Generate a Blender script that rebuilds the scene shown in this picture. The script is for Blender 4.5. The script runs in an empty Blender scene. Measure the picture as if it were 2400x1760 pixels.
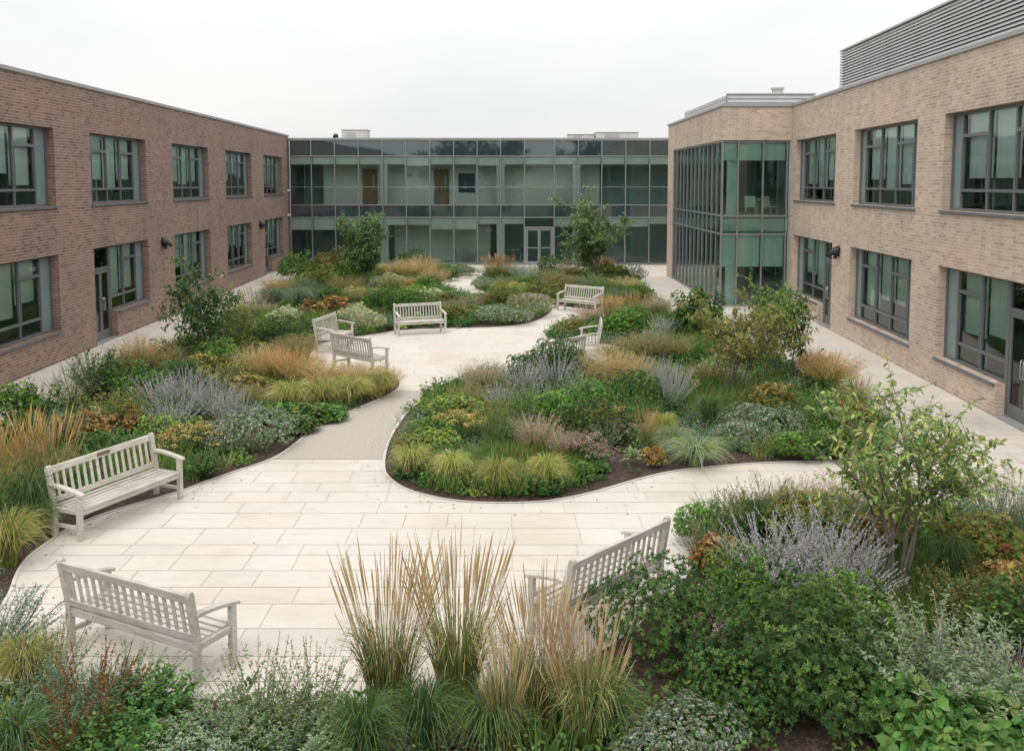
import bpy, math, random
import numpy as np
R=math.radians
sc=bpy.context.scene
COL=sc.collection
random.seed(7)

# ------------------------------------------------------------ camera
F=2250.0; PITCH=R(5.0); CH=4.7; HOR=430.0; Y0=HOR+F*math.tan(PITCH)
cam=bpy.data.cameras.new('camera'); co=bpy.data.objects.new('camera',cam); COL.objects.link(co)
co.location=(0,0,CH); co.rotation_euler=(R(90)-PITCH,0,0)
cam.sensor_width=36; cam.lens=F/2400*36; cam.shift_y=-(880-Y0)/2400; cam.clip_end=3000; cam.clip_start=.05
sc.camera=co
def ground_at(x,y,z=0.0):
    """plan position of a point seen at photo position (x,y) and standing at height z"""
    v=y-Y0
    r=(x-1200, F*math.cos(PITCH)-v*math.sin(PITCH), -F*math.sin(PITCH)-v*math.cos(PITCH))
    t=(z-CH)/r[2]
    return r[0]*t, r[1]*t

# ------------------------------------------------------------ tagging
def tag(o,label=None,cat=None,group=None,kind=None):
    if label: o['label']=label
    if cat: o['category']=cat
    if group: o['group']=group
    if kind: o['kind']=kind
    return o
def empty(name,loc=(0,0,0),rz=0.0):
    o=bpy.data.objects.new(name,None); o.location=loc; o.rotation_euler=(0,0,rz); o.empty_display_size=.2
    COL.objects.link(o); return o
def link(name,me,parent=None):
    o=bpy.data.objects.new(name,me); COL.objects.link(o)
    if parent is not None: o.parent=parent
    return o
def kids(o): return [c for c in bpy.data.objects if c.parent is o]
CHILD={}
def copy_tree(o):
    c=o.copy(); COL.objects.link(c)
    for ch in CHILD[o.name]:
        d=ch.copy(); COL.objects.link(d); d.parent=c
        for g in CHILD.get(ch.name,[]):
            e=g.copy(); COL.objects.link(e); e.parent=d
    return c
def remember(o):
    CHILD[o.name]=kids(o)
    for k in CHILD[o.name]: CHILD[k.name]=kids(k)

# ------------------------------------------------------------ materials
def newmat(name):
    m=bpy.data.materials.new(name); m.use_nodes=True
    nt=m.node_tree; b=nt.nodes['Principled BSDF']; return m,nt,b
def N(nt,t,**kw):
    n=nt.nodes.new(t)
    for k,v in kw.items(): setattr(n,k,v)
    return n
def rgb(*c): return (c[0],c[1],c[2],1)
def ramp(nt,stops):
    r=N(nt,'ShaderNodeValToRGB'); e=r.color_ramp.elements
    e[0].position,e[0].color=stops[0][0],rgb(*stops[0][1])
    e[1].position,e[1].color=stops[-1][0],rgb(*stops[-1][1])
    for p,c in stops[1:-1]:
        q=e.new(p); q.color=rgb(*c)
    return r
def plain(name,c,rough=.6,metal=0,noise=.12,scale=6,bump=0):
    m,nt,b=newmat(name)
    tc=N(nt,'ShaderNodeTexCoord'); no=N(nt,'ShaderNodeTexNoise'); no.inputs['Scale'].default_value=scale; no.inputs['Detail'].default_value=6
    nt.links.new(tc.outputs['Object'],no.inputs['Vector'])
    r=ramp(nt,[(.3,[x*(1-noise) for x in c]),(.7,[min(1,x*(1+noise)) for x in c])])
    nt.links.new(no.outputs['Fac'],r.inputs['Fac']); nt.links.new(r.outputs['Color'],b.inputs['Base Color'])
    b.inputs['Roughness'].default_value=rough; b.inputs['Metallic'].default_value=metal
    if bump:
        bp=N(nt,'ShaderNodeBump'); bp.inputs['Strength'].default_value=bump; bp.inputs['Distance'].default_value=.01
        nt.links.new(no.outputs['Fac'],bp.inputs['Height']); nt.links.new(bp.outputs['Normal'],b.inputs['Normal'])
    return m
def brick(name,c1,c2,c3,mortar):
    m,nt,b=newmat(name)
    tc=N(nt,'ShaderNodeTexCoord'); sp=N(nt,'ShaderNodeSeparateXYZ'); ad=N(nt,'ShaderNodeMath',operation='ADD'); cb=N(nt,'ShaderNodeCombineXYZ')
    nt.links.new(tc.outputs['Object'],sp.inputs[0]); nt.links.new(sp.outputs['X'],ad.inputs[0]); nt.links.new(sp.outputs['Y'],ad.inputs[1])
    nt.links.new(ad.outputs[0],cb.inputs['X']); nt.links.new(sp.outputs['Z'],cb.inputs['Y'])
    # slight waver so the courses are not ruled
    nz=N(nt,'ShaderNodeTexNoise'); nz.inputs['Scale'].default_value=1.4; nt.links.new(cb.outputs[0],nz.inputs['Vector'])
    mx=N(nt,'ShaderNodeMixRGB',blend_type='LINEAR_LIGHT'); mx.inputs['Fac'].default_value=.006
    nt.links.new(cb.outputs[0],mx.inputs[1]); nt.links.new(nz.outputs['Color'],mx.inputs[2])
    br=N(nt,'ShaderNodeTexBrick'); br.offset=.42; br.inputs['Scale'].default_value=1
    br.inputs['Brick Width'].default_value=.235; br.inputs['Row Height'].default_value=.075; br.inputs['Mortar Size'].default_value=.0065; br.inputs['Mortar Smooth'].default_value=.2
    br.inputs['Bias'].default_value=-.1
    br.inputs['Color1'].default_value=rgb(0,0,0); br.inputs['Color2'].default_value=rgb(1,1,1); br.inputs['Mortar'].default_value=rgb(.5,.5,.5)
    nt.links.new(mx.outputs[0],br.inputs['Vector'])
    r=ramp(nt,[(0,c3),(.3,c1),(.62,c2),(1,[x*1.18 for x in c1])]); nt.links.new(br.outputs['Color'],r.inputs['Fac'])
    # large weather patches
    n2=N(nt,'ShaderNodeTexNoise'); n2.inputs['Scale'].default_value=.55; n2.inputs['Detail'].default_value=7; n2.inputs['Roughness'].default_value=.65
    nt.links.new(tc.outputs['Object'],n2.inputs['Vector'])
    r2=ramp(nt,[(.32,(.78,.8,.82)),(.5,(1,1,1)),(.7,(1.1,1.04,.98))]); nt.links.new(n2.outputs['Fac'],r2.inputs['Fac'])
    mm=N(nt,'ShaderNodeMixRGB',blend_type='MULTIPLY'); mm.inputs['Fac'].default_value=1
    nt.links.new(r.outputs['Color'],mm.inputs[1]); nt.links.new(r2.outputs['Color'],mm.inputs[2])
    mv=N(nt,'ShaderNodeMapping'); mv.inputs['Scale'].default_value=(1.6,1.6,.13); nt.links.new(tc.outputs['Object'],mv.inputs[0])
    ns=N(nt,'ShaderNodeTexNoise'); ns.inputs['Scale'].default_value=1.7; ns.inputs['Detail'].default_value=6; nt.links.new(mv.outputs[0],ns.inputs['Vector'])
    rs_=ramp(nt,[(.30,(.80,.80,.81)),(.45,(.97,.97,.97)),(.7,(1.05,1.045,1.03))]); nt.links.new(ns.outputs['Fac'],rs_.inputs['Fac'])
    ms=N(nt,'ShaderNodeMixRGB',blend_type='MULTIPLY'); ms.inputs['Fac'].default_value=.75
    nt.links.new(mm.outputs[0],ms.inputs[1]); nt.links.new(rs_.outputs['Color'],ms.inputs[2]); mm=ms
    # fine speckle
    n3=N(nt,'ShaderNodeTexNoise'); n3.inputs['Scale'].default_value=34; n3.inputs['Detail'].default_value=4; nt.links.new(tc.outputs['Object'],n3.inputs['Vector'])
    r3=ramp(nt,[(.3,(.82,.82,.82)),(.7,(1.15,1.15,1.15))]); nt.links.new(n3.outputs['Fac'],r3.inputs['Fac'])
    m3=N(nt,'ShaderNodeMixRGB',blend_type='MULTIPLY'); m3.inputs['Fac'].default_value=.8
    nt.links.new(mm.outputs[0],m3.inputs[1]); nt.links.new(r3.outputs['Color'],m3.inputs[2])
    mo=N(nt,'ShaderNodeMixRGB'); mo.inputs[2].default_value=rgb(*mortar)
    nt.links.new(br.outputs['Fac'],mo.inputs['Fac']); nt.links.new(m3.outputs[0],mo.inputs[1])
    nt.links.new(mo.outputs[0],b.inputs['Base Color']); b.inputs['Roughness'].default_value=.9; b.inputs['Specular IOR Level'].default_value=.2
    bp=N(nt,'ShaderNodeBump',invert=True); bp.inputs['Strength'].default_value=.5; bp.inputs['Distance'].default_value=.012
    nt.links.new(br.outputs['Fac'],bp.inputs['Height']); nt.links.new(bp.outputs['Normal'],b.inputs['Normal'])
    return m
def glass(name,tint,refl=.9,base=.06,rough=.0):
    m,nt,b=newmat(name); nt.nodes.remove(b)
    out=[n for n in nt.nodes if n.type=='OUTPUT_MATERIAL'][0]
    t=N(nt,'ShaderNodeBsdfTransparent'); t.inputs[0].default_value=rgb(*tint)
    g=N(nt,'ShaderNodeBsdfGlossy'); g.inputs['Roughness'].default_value=rough; g.inputs['Color'].default_value=rgb(refl*.93,refl,refl*.98)
    fr=N(nt,'ShaderNodeFresnel'); fr.inputs['IOR'].default_value=1.6
    mx=N(nt,'ShaderNodeMixShader')
    ad=N(nt,'ShaderNodeMath',operation='ADD',use_clamp=True); ad.inputs[1].default_value=base
    nt.links.new(fr.outputs[0],ad.inputs[0]); nt.links.new(ad.outputs[0],mx.inputs[0])
    # gentle roller-wave distortion of the pane
    tc=N(nt,'ShaderNodeTexCoord'); nz=N(nt,'ShaderNodeTexNoise'); nz.inputs['Scale'].default_value=1.1; nz.inputs['Detail'].default_value=1
    nt.links.new(tc.outputs['Object'],nz.inputs['Vector'])
    bp=N(nt,'ShaderNodeBump'); bp.inputs['Strength'].default_value=.12; bp.inputs['Distance'].default_value=.02
    nt.links.new(nz.outputs['Fac'],bp.inputs['Height']); nt.links.new(bp.outputs['Normal'],g.inputs['Normal'])
    nt.links.new(t.outputs[0],mx.inputs[1]); nt.links.new(g.outputs[0],mx.inputs[2]); nt.links.new(mx.outputs[0],out.inputs[0])
    return m
def attr_mat(name,rough,transl,var=.18,spec=.3,gain=1.0,sat=1.0):
    m,nt,b=newmat(name)
    at=N(nt,'ShaderNodeAttribute',attribute_name='tone'); oi=N(nt,'ShaderNodeObjectInfo')
    mr=N(nt,'ShaderNodeMapRange'); mr.inputs['To Min'].default_value=gain*(1-var); mr.inputs['To Max'].default_value=gain*(1+var)
    nt.links.new(oi.outputs['Random'],mr.inputs['Value'])
    hs=N(nt,'ShaderNodeHueSaturation'); hs.inputs['Saturation'].default_value=sat; nt.links.new(mr.outputs[0],hs.inputs['Value']); nt.links.new(at.outputs['Color'],hs.inputs['Color'])
    mh=N(nt,'ShaderNodeMapRange'); mh.inputs['To Min'].default_value=.5-.012*(var>0); mh.inputs['To Max'].default_value=.5+.012*(var>0)
    nt.links.new(oi.outputs['Random'],mh.inputs['Value']); nt.links.new(mh.outputs[0],hs.inputs['Hue'])
    nt.links.new(hs.outputs[0],b.inputs['Base Color']); b.inputs['Roughness'].default_value=rough; b.inputs['Specular IOR Level'].default_value=spec
    if transl:
        out=[n for n in nt.nodes if n.type=='OUTPUT_MATERIAL'][0]
        tr=N(nt,'ShaderNodeBsdfTranslucent'); mx=N(nt,'ShaderNodeMixShader'); mx.inputs[0].default_value=transl
        nt.links.new(hs.outputs[0],tr.inputs[0]); nt.links.new(b.outputs[0],mx.inputs[1]); nt.links.new(tr.outputs[0],mx.inputs[2]); nt.links.new(mx.outputs[0],out.inputs[0])
    return m

M={}
M['brick_red']=brick('red_brown_brick',(.315,.208,.166),(.268,.172,.138),(.205,.134,.110),(.43,.37,.325))
M['brick_buff']=brick('buff_brick',(.565,.45,.365),(.52,.405,.32),(.445,.34,.27),(.65,.575,.51))
M['coping']=plain('grey_coping_metal',(.34,.34,.335),.5,.2,.08,2)
M['frame']=plain('grey_window_frame',(.155,.167,.175),.45,.25,.06,3)
M['mull']=plain('grey_mullion',(.26,.275,.28),.4,.4,.06,3)
M['sill']=plain('dark_grey_sill',(.15,.155,.165),.5,.2,.1,3)
M['glass']=glass('window_glass',(.80,.95,.91),.92,.01)
M['cglass']=glass('curtain_wall_glass',(.87,.985,.955),.92,.0)
M['sidepane']=plain('frosted_side_panel',(.20,.27,.27),.12,0,.06,3)
def spandrel():
    m,nt,b=newmat('dark_spandrel_glass')
    b.inputs['Base Color'].default_value=rgb(.03,.052,.058); b.inputs['Roughness'].default_value=.03; b.inputs['IOR'].default_value=1.9
    b.inputs['Specular IOR Level'].default_value=.75
    return m
M['spandrel']=spandrel()
M['blind']=plain('pale_roller_blind',(.80,.82,.79),.9,0,.04,2)
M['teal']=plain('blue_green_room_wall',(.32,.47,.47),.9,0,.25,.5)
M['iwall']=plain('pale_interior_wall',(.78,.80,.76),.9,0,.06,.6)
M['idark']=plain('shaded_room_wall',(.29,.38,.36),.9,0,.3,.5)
M['ifloor']=plain('interior_floor',(.58,.57,.54),.35,0,.12,1)
M['ceil']=plain('ceiling_tiles',(.6,.62,.6),.9,0,.04,1)
M['column']=plain('white_painted_column',(.78,.8,.77),.6,0,.03,2)
M['door_wood']=plain('oak_door',(.27,.165,.075),.5,0,.15,8)
M['blue']=plain('navy_board',(.012,.035,.075),.4,0,.2,3)
M['steel']=plain('brushed_steel',(.62,.62,.6),.28,.9,.05,4)
M['unit']=plain('pale_roof_unit',(.60,.60,.56),.6,.1,.06,2)
M['lamp']=plain('black_lamp_metal',(.028,.028,.03),.45,.3,.1,8)
M['louvre']=plain('louvre_metal',(.46,.465,.47),.45,.4,.06,3)
M['roof']=plain('roof_membrane',(.2,.2,.2),.9,0,.15,1)
M['leaf']=attr_mat('foliage',.6,.30,.22,.3,1.27,1.06)
M['petal']=attr_mat('flower_and_seed_heads',.8,.15,.08,.1)
M['bark']=plain('grey_bark',(.20,.175,.145),.85,0,.3,14,.4)
M['white']=plain('white_plastic',(.75,.75,.72),.4,0,.03,3)
def soil():
    m,nt,b=newmat('dark_mulch')
    tc=N(nt,'ShaderNodeTexCoord'); vo=N(nt,'ShaderNodeTexVoronoi'); vo.inputs['Scale'].default_value=38; no=N(nt,'ShaderNodeTexNoise'); no.inputs['Scale'].default_value=9; no.inputs['Detail'].default_value=9
    nt.links.new(tc.outputs['Object'],vo.inputs['Vector']); nt.links.new(tc.outputs['Object'],no.inputs['Vector'])
    mx=N(nt,'ShaderNodeMixRGB'); mx.inputs[0].default_value=.5; nt.links.new(vo.outputs['Color'],mx.inputs[1]); nt.links.new(no.outputs['Fac'],mx.inputs[2])
    r=ramp(nt,[(.25,(.018,.011,.008)),(.5,(.055,.032,.022)),(.72,(.12,.075,.052)),(.9,(.24,.17,.12))]); nt.links.new(mx.outputs[0],r.inputs['Fac'])
    nt.links.new(r.outputs[0],b.inputs['Base Color']); b.inputs['Roughness'].default_value=.95
    bp=N(nt,'ShaderNodeBump'); bp.inputs['Strength'].default_value=.9; bp.inputs['Distance'].default_value=.03
    nt.links.new(mx.outputs[0],bp.inputs['Height']); nt.links.new(bp.outputs['Normal'],b.inputs['Normal'])
    return m
M['soil']=soil()
def stone():
    m,nt,b=newmat('sandstone_slabs')
    at=N(nt,'ShaderNodeAttribute',attribute_name='tone'); tc=N(nt,'ShaderNodeTexCoord')
    mp=N(nt,'ShaderNodeMapping'); mp.inputs['Scale'].default_value=(1.2,4,1); nt.links.new(tc.outputs['Object'],mp.inputs[0])
    no=N(nt,'ShaderNodeTexNoise'); no.inputs['Scale'].default_value=2.2; no.inputs['Detail'].default_value=8; no.inputs['Roughness'].default_value=.6
    nt.links.new(mp.outputs[0],no.inputs['Vector'])
    r=ramp(nt,[(.25,(.90,.885,.865)),(.5,(1,1,1)),(.8,(1.04,1.03,1.02))]); nt.links.new(no.outputs['Fac'],r.inputs['Fac'])
    mm=N(nt,'ShaderNodeMixRGB',blend_type='MULTIPLY'); mm.inputs[0].default_value=1; nt.links.new(at.outputs['Color'],mm.inputs[1]); nt.links.new(r.outputs[0],mm.inputs[2])
    n2=N(nt,'ShaderNodeTexNoise'); n2.inputs['Scale'].default_value=.45; n2.inputs['Detail'].default_value=5; nt.links.new(tc.outputs['Object'],n2.inputs['Vector'])
    r2=ramp(nt,[(.30,(.88,.86,.825)),(.46,(.965,.955,.94)),(.62,(1,1,1))]); nt.links.new(n2.outputs['Fac'],r2.inputs['Fac'])
    m2=N(nt,'ShaderNodeMixRGB',blend_type='MULTIPLY'); m2.inputs[0].default_value=1; nt.links.new(mm.outputs[0],m2.inputs[1]); nt.links.new(r2.outputs[0],m2.inputs[2])
    nt.links.new(m2.outputs[0],b.inputs['Base Color']); b.inputs['Roughness'].default_value=.8; b.inputs['Specular IOR Level'].default_value=.25
    bp=N(nt,'ShaderNodeBump'); bp.inputs['Strength'].default_value=.15; bp.inputs['Distance'].default_value=.01
    nt.links.new(no.outputs['Fac'],bp.inputs['Height']); nt.links.new(bp.outputs['Normal'],b.inputs['Normal'])
    return m
M['stone']=stone()
M['joint']=plain('sandy_joint',(.54,.49,.435),.95,0,.2,5)
M['gravel']=plain('resin_bound_gravel',(.43,.38,.325),.9,0,.2,70,.4)
M['edging']=plain('pale_cut_edge',(.64,.595,.54),.85,0,.06,5)
def wood():
    m,nt,b=newmat('weathered_teak')
    tc=N(nt,'ShaderNodeTexCoord'); mp=N(nt,'ShaderNodeMapping'); mp.inputs['Scale'].default_value=(2.2,26,26)
    nt.links.new(tc.outputs['Object'],mp.inputs[0])
    no=N(nt,'ShaderNodeTexNoise'); no.inputs['Scale'].default_value=1.5; no.inputs['Detail'].default_value=8; nt.links.new(mp.outputs[0],no.inputs['Vector'])
    n2=N(nt,'ShaderNodeTexNoise'); n2.inputs['Scale'].default_value=3.2; n2.inputs['Detail'].default_value=5; nt.links.new(tc.outputs['Object'],n2.inputs['Vector'])
    r=ramp(nt,[(.25,(.43,.395,.345)),(.5,(.575,.54,.49)),(.78,(.70,.67,.62))]); nt.links.new(no.outputs['Fac'],r.inputs['Fac'])
    r2=ramp(nt,[(.3,(.82,.81,.76)),(.55,(1,1,1)),(.8,(1.05,1.04,1.03))]); nt.links.new(n2.outputs['Fac'],r2.inputs['Fac'])
    mm=N(nt,'ShaderNodeMixRGB',blend_type='MULTIPLY'); mm.inputs[0].default_value=1; nt.links.new(r.outputs[0],mm.inputs[1]); nt.links.new(r2.outputs[0],mm.inputs[2])
    oi=N(nt,'ShaderNodeObjectInfo'); mo=N(nt,'ShaderNodeMapRange'); mo.inputs['To Min'].default_value=.88; mo.inputs['To Max'].default_value=1.06; nt.links.new(oi.outputs['Random'],mo.inputs['Value'])
    hv=N(nt,'ShaderNodeHueSaturation'); nt.links.new(mo.outputs[0],hv.inputs['Value']); nt.links.new(mm.outputs[0],hv.inputs['Color'])
    nt.links.new(hv.outputs[0],b.inputs['Base Color']); b.inputs['Roughness'].default_value=.75; b.inputs['Specular IOR Level'].default_value=.3
    bp=N(nt,'ShaderNodeBump'); bp.inputs['Strength'].default_value=.3; bp.inputs['Distance'].default_value=.003
    nt.links.new(no.outputs['Fac'],bp.inputs['Height']); nt.links.new(bp.outputs['Normal'],b.inputs['Normal'])
    return m
M['wood']=wood()
M['plaque']=plain('bronze_plaque',(.20,.15,.12),.45,.4,.1,8)

# ------------------------------------------------------------ mesh helpers
class MB:
    """collects boxes and prisms; build() links them as one mesh object"""
    def __init__(s): s.v=[]; s.f=[]
    def raw(s,v,f):
        n=len(s.v); s.v+=[tuple(p) for p in v]; s.f+=[tuple(i+n for i in q) for q in f]
    def box(s,x0,x1,y0,y1,z0,z1):
        s.raw([(x0,y0,z0),(x1,y0,z0),(x1,y1,z0),(x0,y1,z0),(x0,y0,z1),(x1,y0,z1),(x1,y1,z1),(x0,y1,z1)],
              [(0,3,2,1),(4,5,6,7),(0,1,5,4),(1,2,6,5),(2,3,7,6),(3,0,4,7)])
        return s
    def prism_x(s,prof,x0,x1):
        """profile in (y,z), counter-clockwise seen from +x, extruded along x"""
        n=len(prof); v=[(x0,)+tuple(p) for p in prof]+[(x1,)+tuple(p) for p in prof]
        f=[tuple(range(n-1,-1,-1)),tuple(range(n,2*n))]+[(i,(i+1)%n,n+(i+1)%n,n+i) for i in range(n)]
        s.raw(v,f); return s
    def tube(s,pts,r,n=8,cap=True):
        pts=[np.array(p,float) for p in pts]; rings=[]
        rr=r if hasattr(r,'__len__') else [r]*len(pts)
        for i,p in enumerate(pts):
            d=pts[min(i+1,len(pts)-1)]-pts[max(i-1,0)]; d/=np.linalg.norm(d)+1e-9
            a=np.cross(d,(0,0,1) if abs(d[2])<.9 else (1,0,0)); a/=np.linalg.norm(a); b=np.cross(d,a)
            rings.append([p+rr[i]*(math.cos(t)*a+math.sin(t)*b) for t in np.linspace(0,2*math.pi,n,endpoint=False)])
        v=[q for g in rings for q in g]
        f=[(i*n+j,i*n+(j+1)%n,(i+1)*n+(j+1)%n,(i+1)*n+j) for i in range(len(pts)-1) for j in range(n)]
        if cap: f+=[tuple(range(n-1,-1,-1)),tuple(range((len(pts)-1)*n,len(pts)*n))]
        s.raw(v,f); return s
    def mesh(s,name,mat):
        me=bpy.data.meshes.new(name); me.from_pydata([tuple(map(float,p)) for p in s.v],[],s.f); me.materials.append(mat); me.validate(); return me
    def build(s,name,mat,parent=None,bevel=0,smooth=False):
        me=s.mesh(name,mat); o=link(name,me,parent)
        if smooth: me.polygons.foreach_set('use_smooth',[True]*len(me.polygons))
        if bevel:
            b=o.modifiers.new('bevel','BEVEL'); b.width=bevel; b.segments=2; b.limit_method='ANGLE'
        return o
def wall_mesh(x0,x1,z0,z1,openings,thick,depth=.22):
    """wall from x0 to x1, courtyard face at y=0, with real openings and their reveals"""
    mb=MB()
    xs=sorted({x0,x1}|{a for o in openings for a in o[:2]}); zs=sorted({z0,z1}|{a for o in openings for a in o[2:4]})
    xs=[x for x in xs if x0<=x<=x1]; zs=[z for z in zs if z0<=z<=z1]
    def inside(cx,cz): return any(o[0]<cx<o[1] and o[2]<cz<o[3] for o in openings)
    for i in range(len(xs)-1):
        for j in range(len(zs)-1):
            a,b,c,d=xs[i],xs[i+1],zs[j],zs[j+1]
            if inside((a+b)/2,(c+d)/2): continue
            mb.raw([(a,0,c),(b,0,c),(b,0,d),(a,0,d)],[(0,1,2,3)])
            mb.raw([(a,thick,c),(b,thick,c),(b,thick,d),(a,thick,d)],[(3,2,1,0)])
            # reveals where a neighbour cell is open or outside
            for (nx,nz,q) in (((a-.001),(c+d)/2,[(a,0,c),(a,0,d),(a,thick,d),(a,thick,c)]),((b+.001),(c+d)/2,[(b,0,c),(b,thick,c),(b,thick,d),(b,0,d)]),
                              ((a+b)/2,c-.001,[(a,0,c),(a,thick,c),(b,thick,c),(b,0,c)]),((a+b)/2,d+.001,[(a,0,d),(b,0,d),(b,thick,d),(a,thick,d)])):
                if inside(nx,nz) or nx<x0 or nx>x1 or nz<z0 or nz>z1: mb.raw(q,[(0,1,2,3)])
    return mb
SKY0=8.15; SKY1=17.0; SUN=.8; EXPO=0.17
# ------------------------------------------------------------ windows and doors
rw=random.Random(3)
WY=.19
def glazing_cells(mb,cells,y0,y1,t):
    pass
def make_window(root,x0,x1,z0,z1,cols,blinds=True,drop=None,name='window'):
    """cols: list of (width fraction, kind) kind: side, split, full. Frame > pane, side_panel, blind, sill"""
    t=.065; mb=MB(); W=x1-x0; Hh=z1-z0; y0,y1=WY,WY+.08
    zb=z0+.21*Hh; zt=z0+.76*Hh
    tot=sum(c[0] for c in cols); xs=[x0]
    for c in cols: xs.append(xs[-1]+W*c[0]/tot)
    # stiles run full height, rails butt between them
    for i,x in enumerate(xs):
        a,b=(x,x+t) if i==0 else (x-t,x) if i==len(xs)-1 else (x-t/2,x+t/2)
        mb.box(a,b,y0,y1,z0,z1)
    side=[]; bl=[]
    for i,c in enumerate(cols):
        a=xs[i]+(t if i==0 else t/2); b=xs[i+1]-(t if i==len(cols)-1 else t/2)
        mb.box(a,b,y0,y1,z0,z0+t); mb.box(a,b,y0,y1,z1-t,z1)
        if c[1]=='side': side.append((a,b)); continue
        mb.box(a,b,y0,y1,zb-t/2,zb+t/2)
        if c[1]=='split':
            mb.box(a,b,y0,y1,zt-t*.6,zt+t*.6)
            for q in (a,b-.025): mb.box(q,q+.025,y0-.012,y1-.01,zb+t/2,zt-t*.6)   # opening casement edge
        bl.append((a,b))
    f=mb.build(name,M['frame'],root,.004)
    g=MB()
    for i,c in enumerate(cols):
        if c[1]=='side': continue
        g.raw([(xs[i]+.02,y0+.05,z0+.02),(xs[i+1]-.02,y0+.05,z0+.02),(xs[i+1]-.02,y0+.05,z1-.02),(xs[i]+.02,y0+.05,z1-.02)],[(0,1,2,3)])
    g.build('pane',M['glass'],f)
    for a,b in side:
        MB().box(a,b,y0+.04,y0+.06,z0+t,z1-t).build('side_panel',M['sidepane'],f)
    if blinds:
        base=rw.choice([.42,.5,.58,.66,.72]) if drop is None else drop
        for a,b in bl:
            d=min(.93,max(.1,base+rw.choice([-.08,0,0,0,.06,.14])))
            k=MB(); k.box(a+.02,b-.02,y0+.16,y0+.168,z1-Hh*d,z1-t); k.box(a+.02,b-.02,y0+.157,y0+.171,z1-Hh*d-.02,z1-Hh*d)
            k.build('blind',M['blind'],f)
    return f
def sill_for(f,x0,x1,z0):
    MB().box(x0-.045,x1+.045,-.05,WY+.02,z0-.062,z0-.002).build('sill',M['sill'],f,.004)
def make_door(root,x0,x1,ztop,zhead,handed=1):
    """double leaf glazed door with a fanlight"""
    y0,y1=WY,WY+.08; t=.06
    fr=MB(); fr.box(x0,x0+t,y0,y1,0.01,zhead); fr.box(x1-t,x1,y0,y1,0.01,zhead); fr.box(x0+t,x1-t,y0,y1,zhead-t,zhead); fr.box(x0+t,x1-t,y0,y1,ztop,ztop+t*1.3)
    d=fr.build('door',M['frame'],root,.004)
    MB().box(x0+t,x1-t,y0+.05,y0+.056,ztop+t,zhead-t).build('fanlight',M['glass'],d)
    MB().box(x0,x1,-.02,y0+.1,0.004,.03).build('threshold',M['coping'],d)
    w=(x1-x0-2*t); m=x0+t+w*.56 if handed>0 else x0+t+w*.44
    lm=MB(); gm=MB()
    for a,b in ((x0+t+.006,m-.003),(m+.003,x1-t-.006)):
        s=.085
        lm.box(a,a+s,y0+.01,y1-.01,.035,ztop-.005); lm.box(b-s,b,y0+.01,y1-.01,.035,ztop-.005)
        lm.box(a+s,b-s,y0+.01,y1-.01,.035,.30); lm.box(a+s,b-s,y0+.01,y1-.01,ztop-.10,ztop-.005)
        gm.raw([(a+s-.01,y0+.04,.29),(b-s+.01,y0+.04,.29),(b-s+.01,y0+.04,ztop-.09),(a+s-.01,y0+.04,ztop-.09)],[(0,1,2,3)])
    lm.build('door_leaf',M['frame'],d,.003); gm.build('door_glass',M['glass'],d)
    for q in (m-.06,m+.06):
        MB().tube([(q,y0+.01,.92),(q,y0-.07,.92),(q,y0-.085,.96),(q,y0-.085,1.24),(q,y0-.07,1.28),(q,y0+.01,1.28)],.014,8).build('handle',M['steel'],d,smooth=True)
    return d

STD=[(.11,'side'),(.27,'split'),(.25,'full'),(.26,'split'),(.15,'side')]
def wing(name,label,origin,rot,length,height,mat,ups,downs,zu,zl,xstart=0.0,cat='building'):
    root=tag(empty(name,origin,rot),label,cat)
    ops=[(a,b,zu[0],zu[1]) for a,b in ups]
    for d in downs:
        a,b,door=d
        if door is None: ops.append((a,b,zl[0],zl[1]))
        elif door[0]=='L': ops+= [(a,a+door[1],-.01,zl[1]),(a+door[1],b,zl[0],zl[1])]
        else: ops+= [(a,b-door[1],zl[0],zl[1]),(b-door[1],b,-.01,zl[1])]
    ops=[(a,b,max(c,0),d) for a,b,c,d in ops]
    wm=wall_mesh(xstart,length,0,height-.1,ops,.42); wm.build('wall',mat,root)
    # room shell behind: floor, ceilings, back wall
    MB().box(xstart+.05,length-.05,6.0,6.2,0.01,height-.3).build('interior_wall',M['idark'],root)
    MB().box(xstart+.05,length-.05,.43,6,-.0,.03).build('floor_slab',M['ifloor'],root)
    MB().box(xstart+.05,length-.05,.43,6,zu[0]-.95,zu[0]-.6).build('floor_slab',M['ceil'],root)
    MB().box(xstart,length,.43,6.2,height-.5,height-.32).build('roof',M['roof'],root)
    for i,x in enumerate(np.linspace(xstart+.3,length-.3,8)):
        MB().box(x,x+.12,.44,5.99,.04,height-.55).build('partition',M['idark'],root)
    cp=MB().box(xstart-.05,length+.0,-.05,.47,height-.1,height); cp.build('coping',M['coping'],root,.006)
    for a,b in ups:
        f=make_window(root,a,b,zu[0],zu[1],STD); sill_for(f,a,b,zu[0])
    for a,b,door in downs:
        if door is None: f=make_window(root,a,b,zl[0],zl[1],STD,drop=rw.choice([.55,.62,.7])); sill_for(f,a,b,zl[0])
        elif door[0]=='L':
            make_door(root,a,a+door[1],2.12,zl[1],1)
            f=make_window(root,a+door[1],b,zl[0],zl[1],[(.34,'full'),(.36,'split'),(.22,'side')],drop=.72); sill_for(f,a+door[1]+.09,b,zl[0])
        else:
            f=make_window(root,a,b-door[1],zl[0],zl[1],[(.2,'side'),(.36,'split'),(.36,'full')],drop=.6); sill_for(f,a,b-door[1]-.09,zl[0])
            make_door(root,b-door[1],b,2.15,zl[1],-1)
    return root

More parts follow.
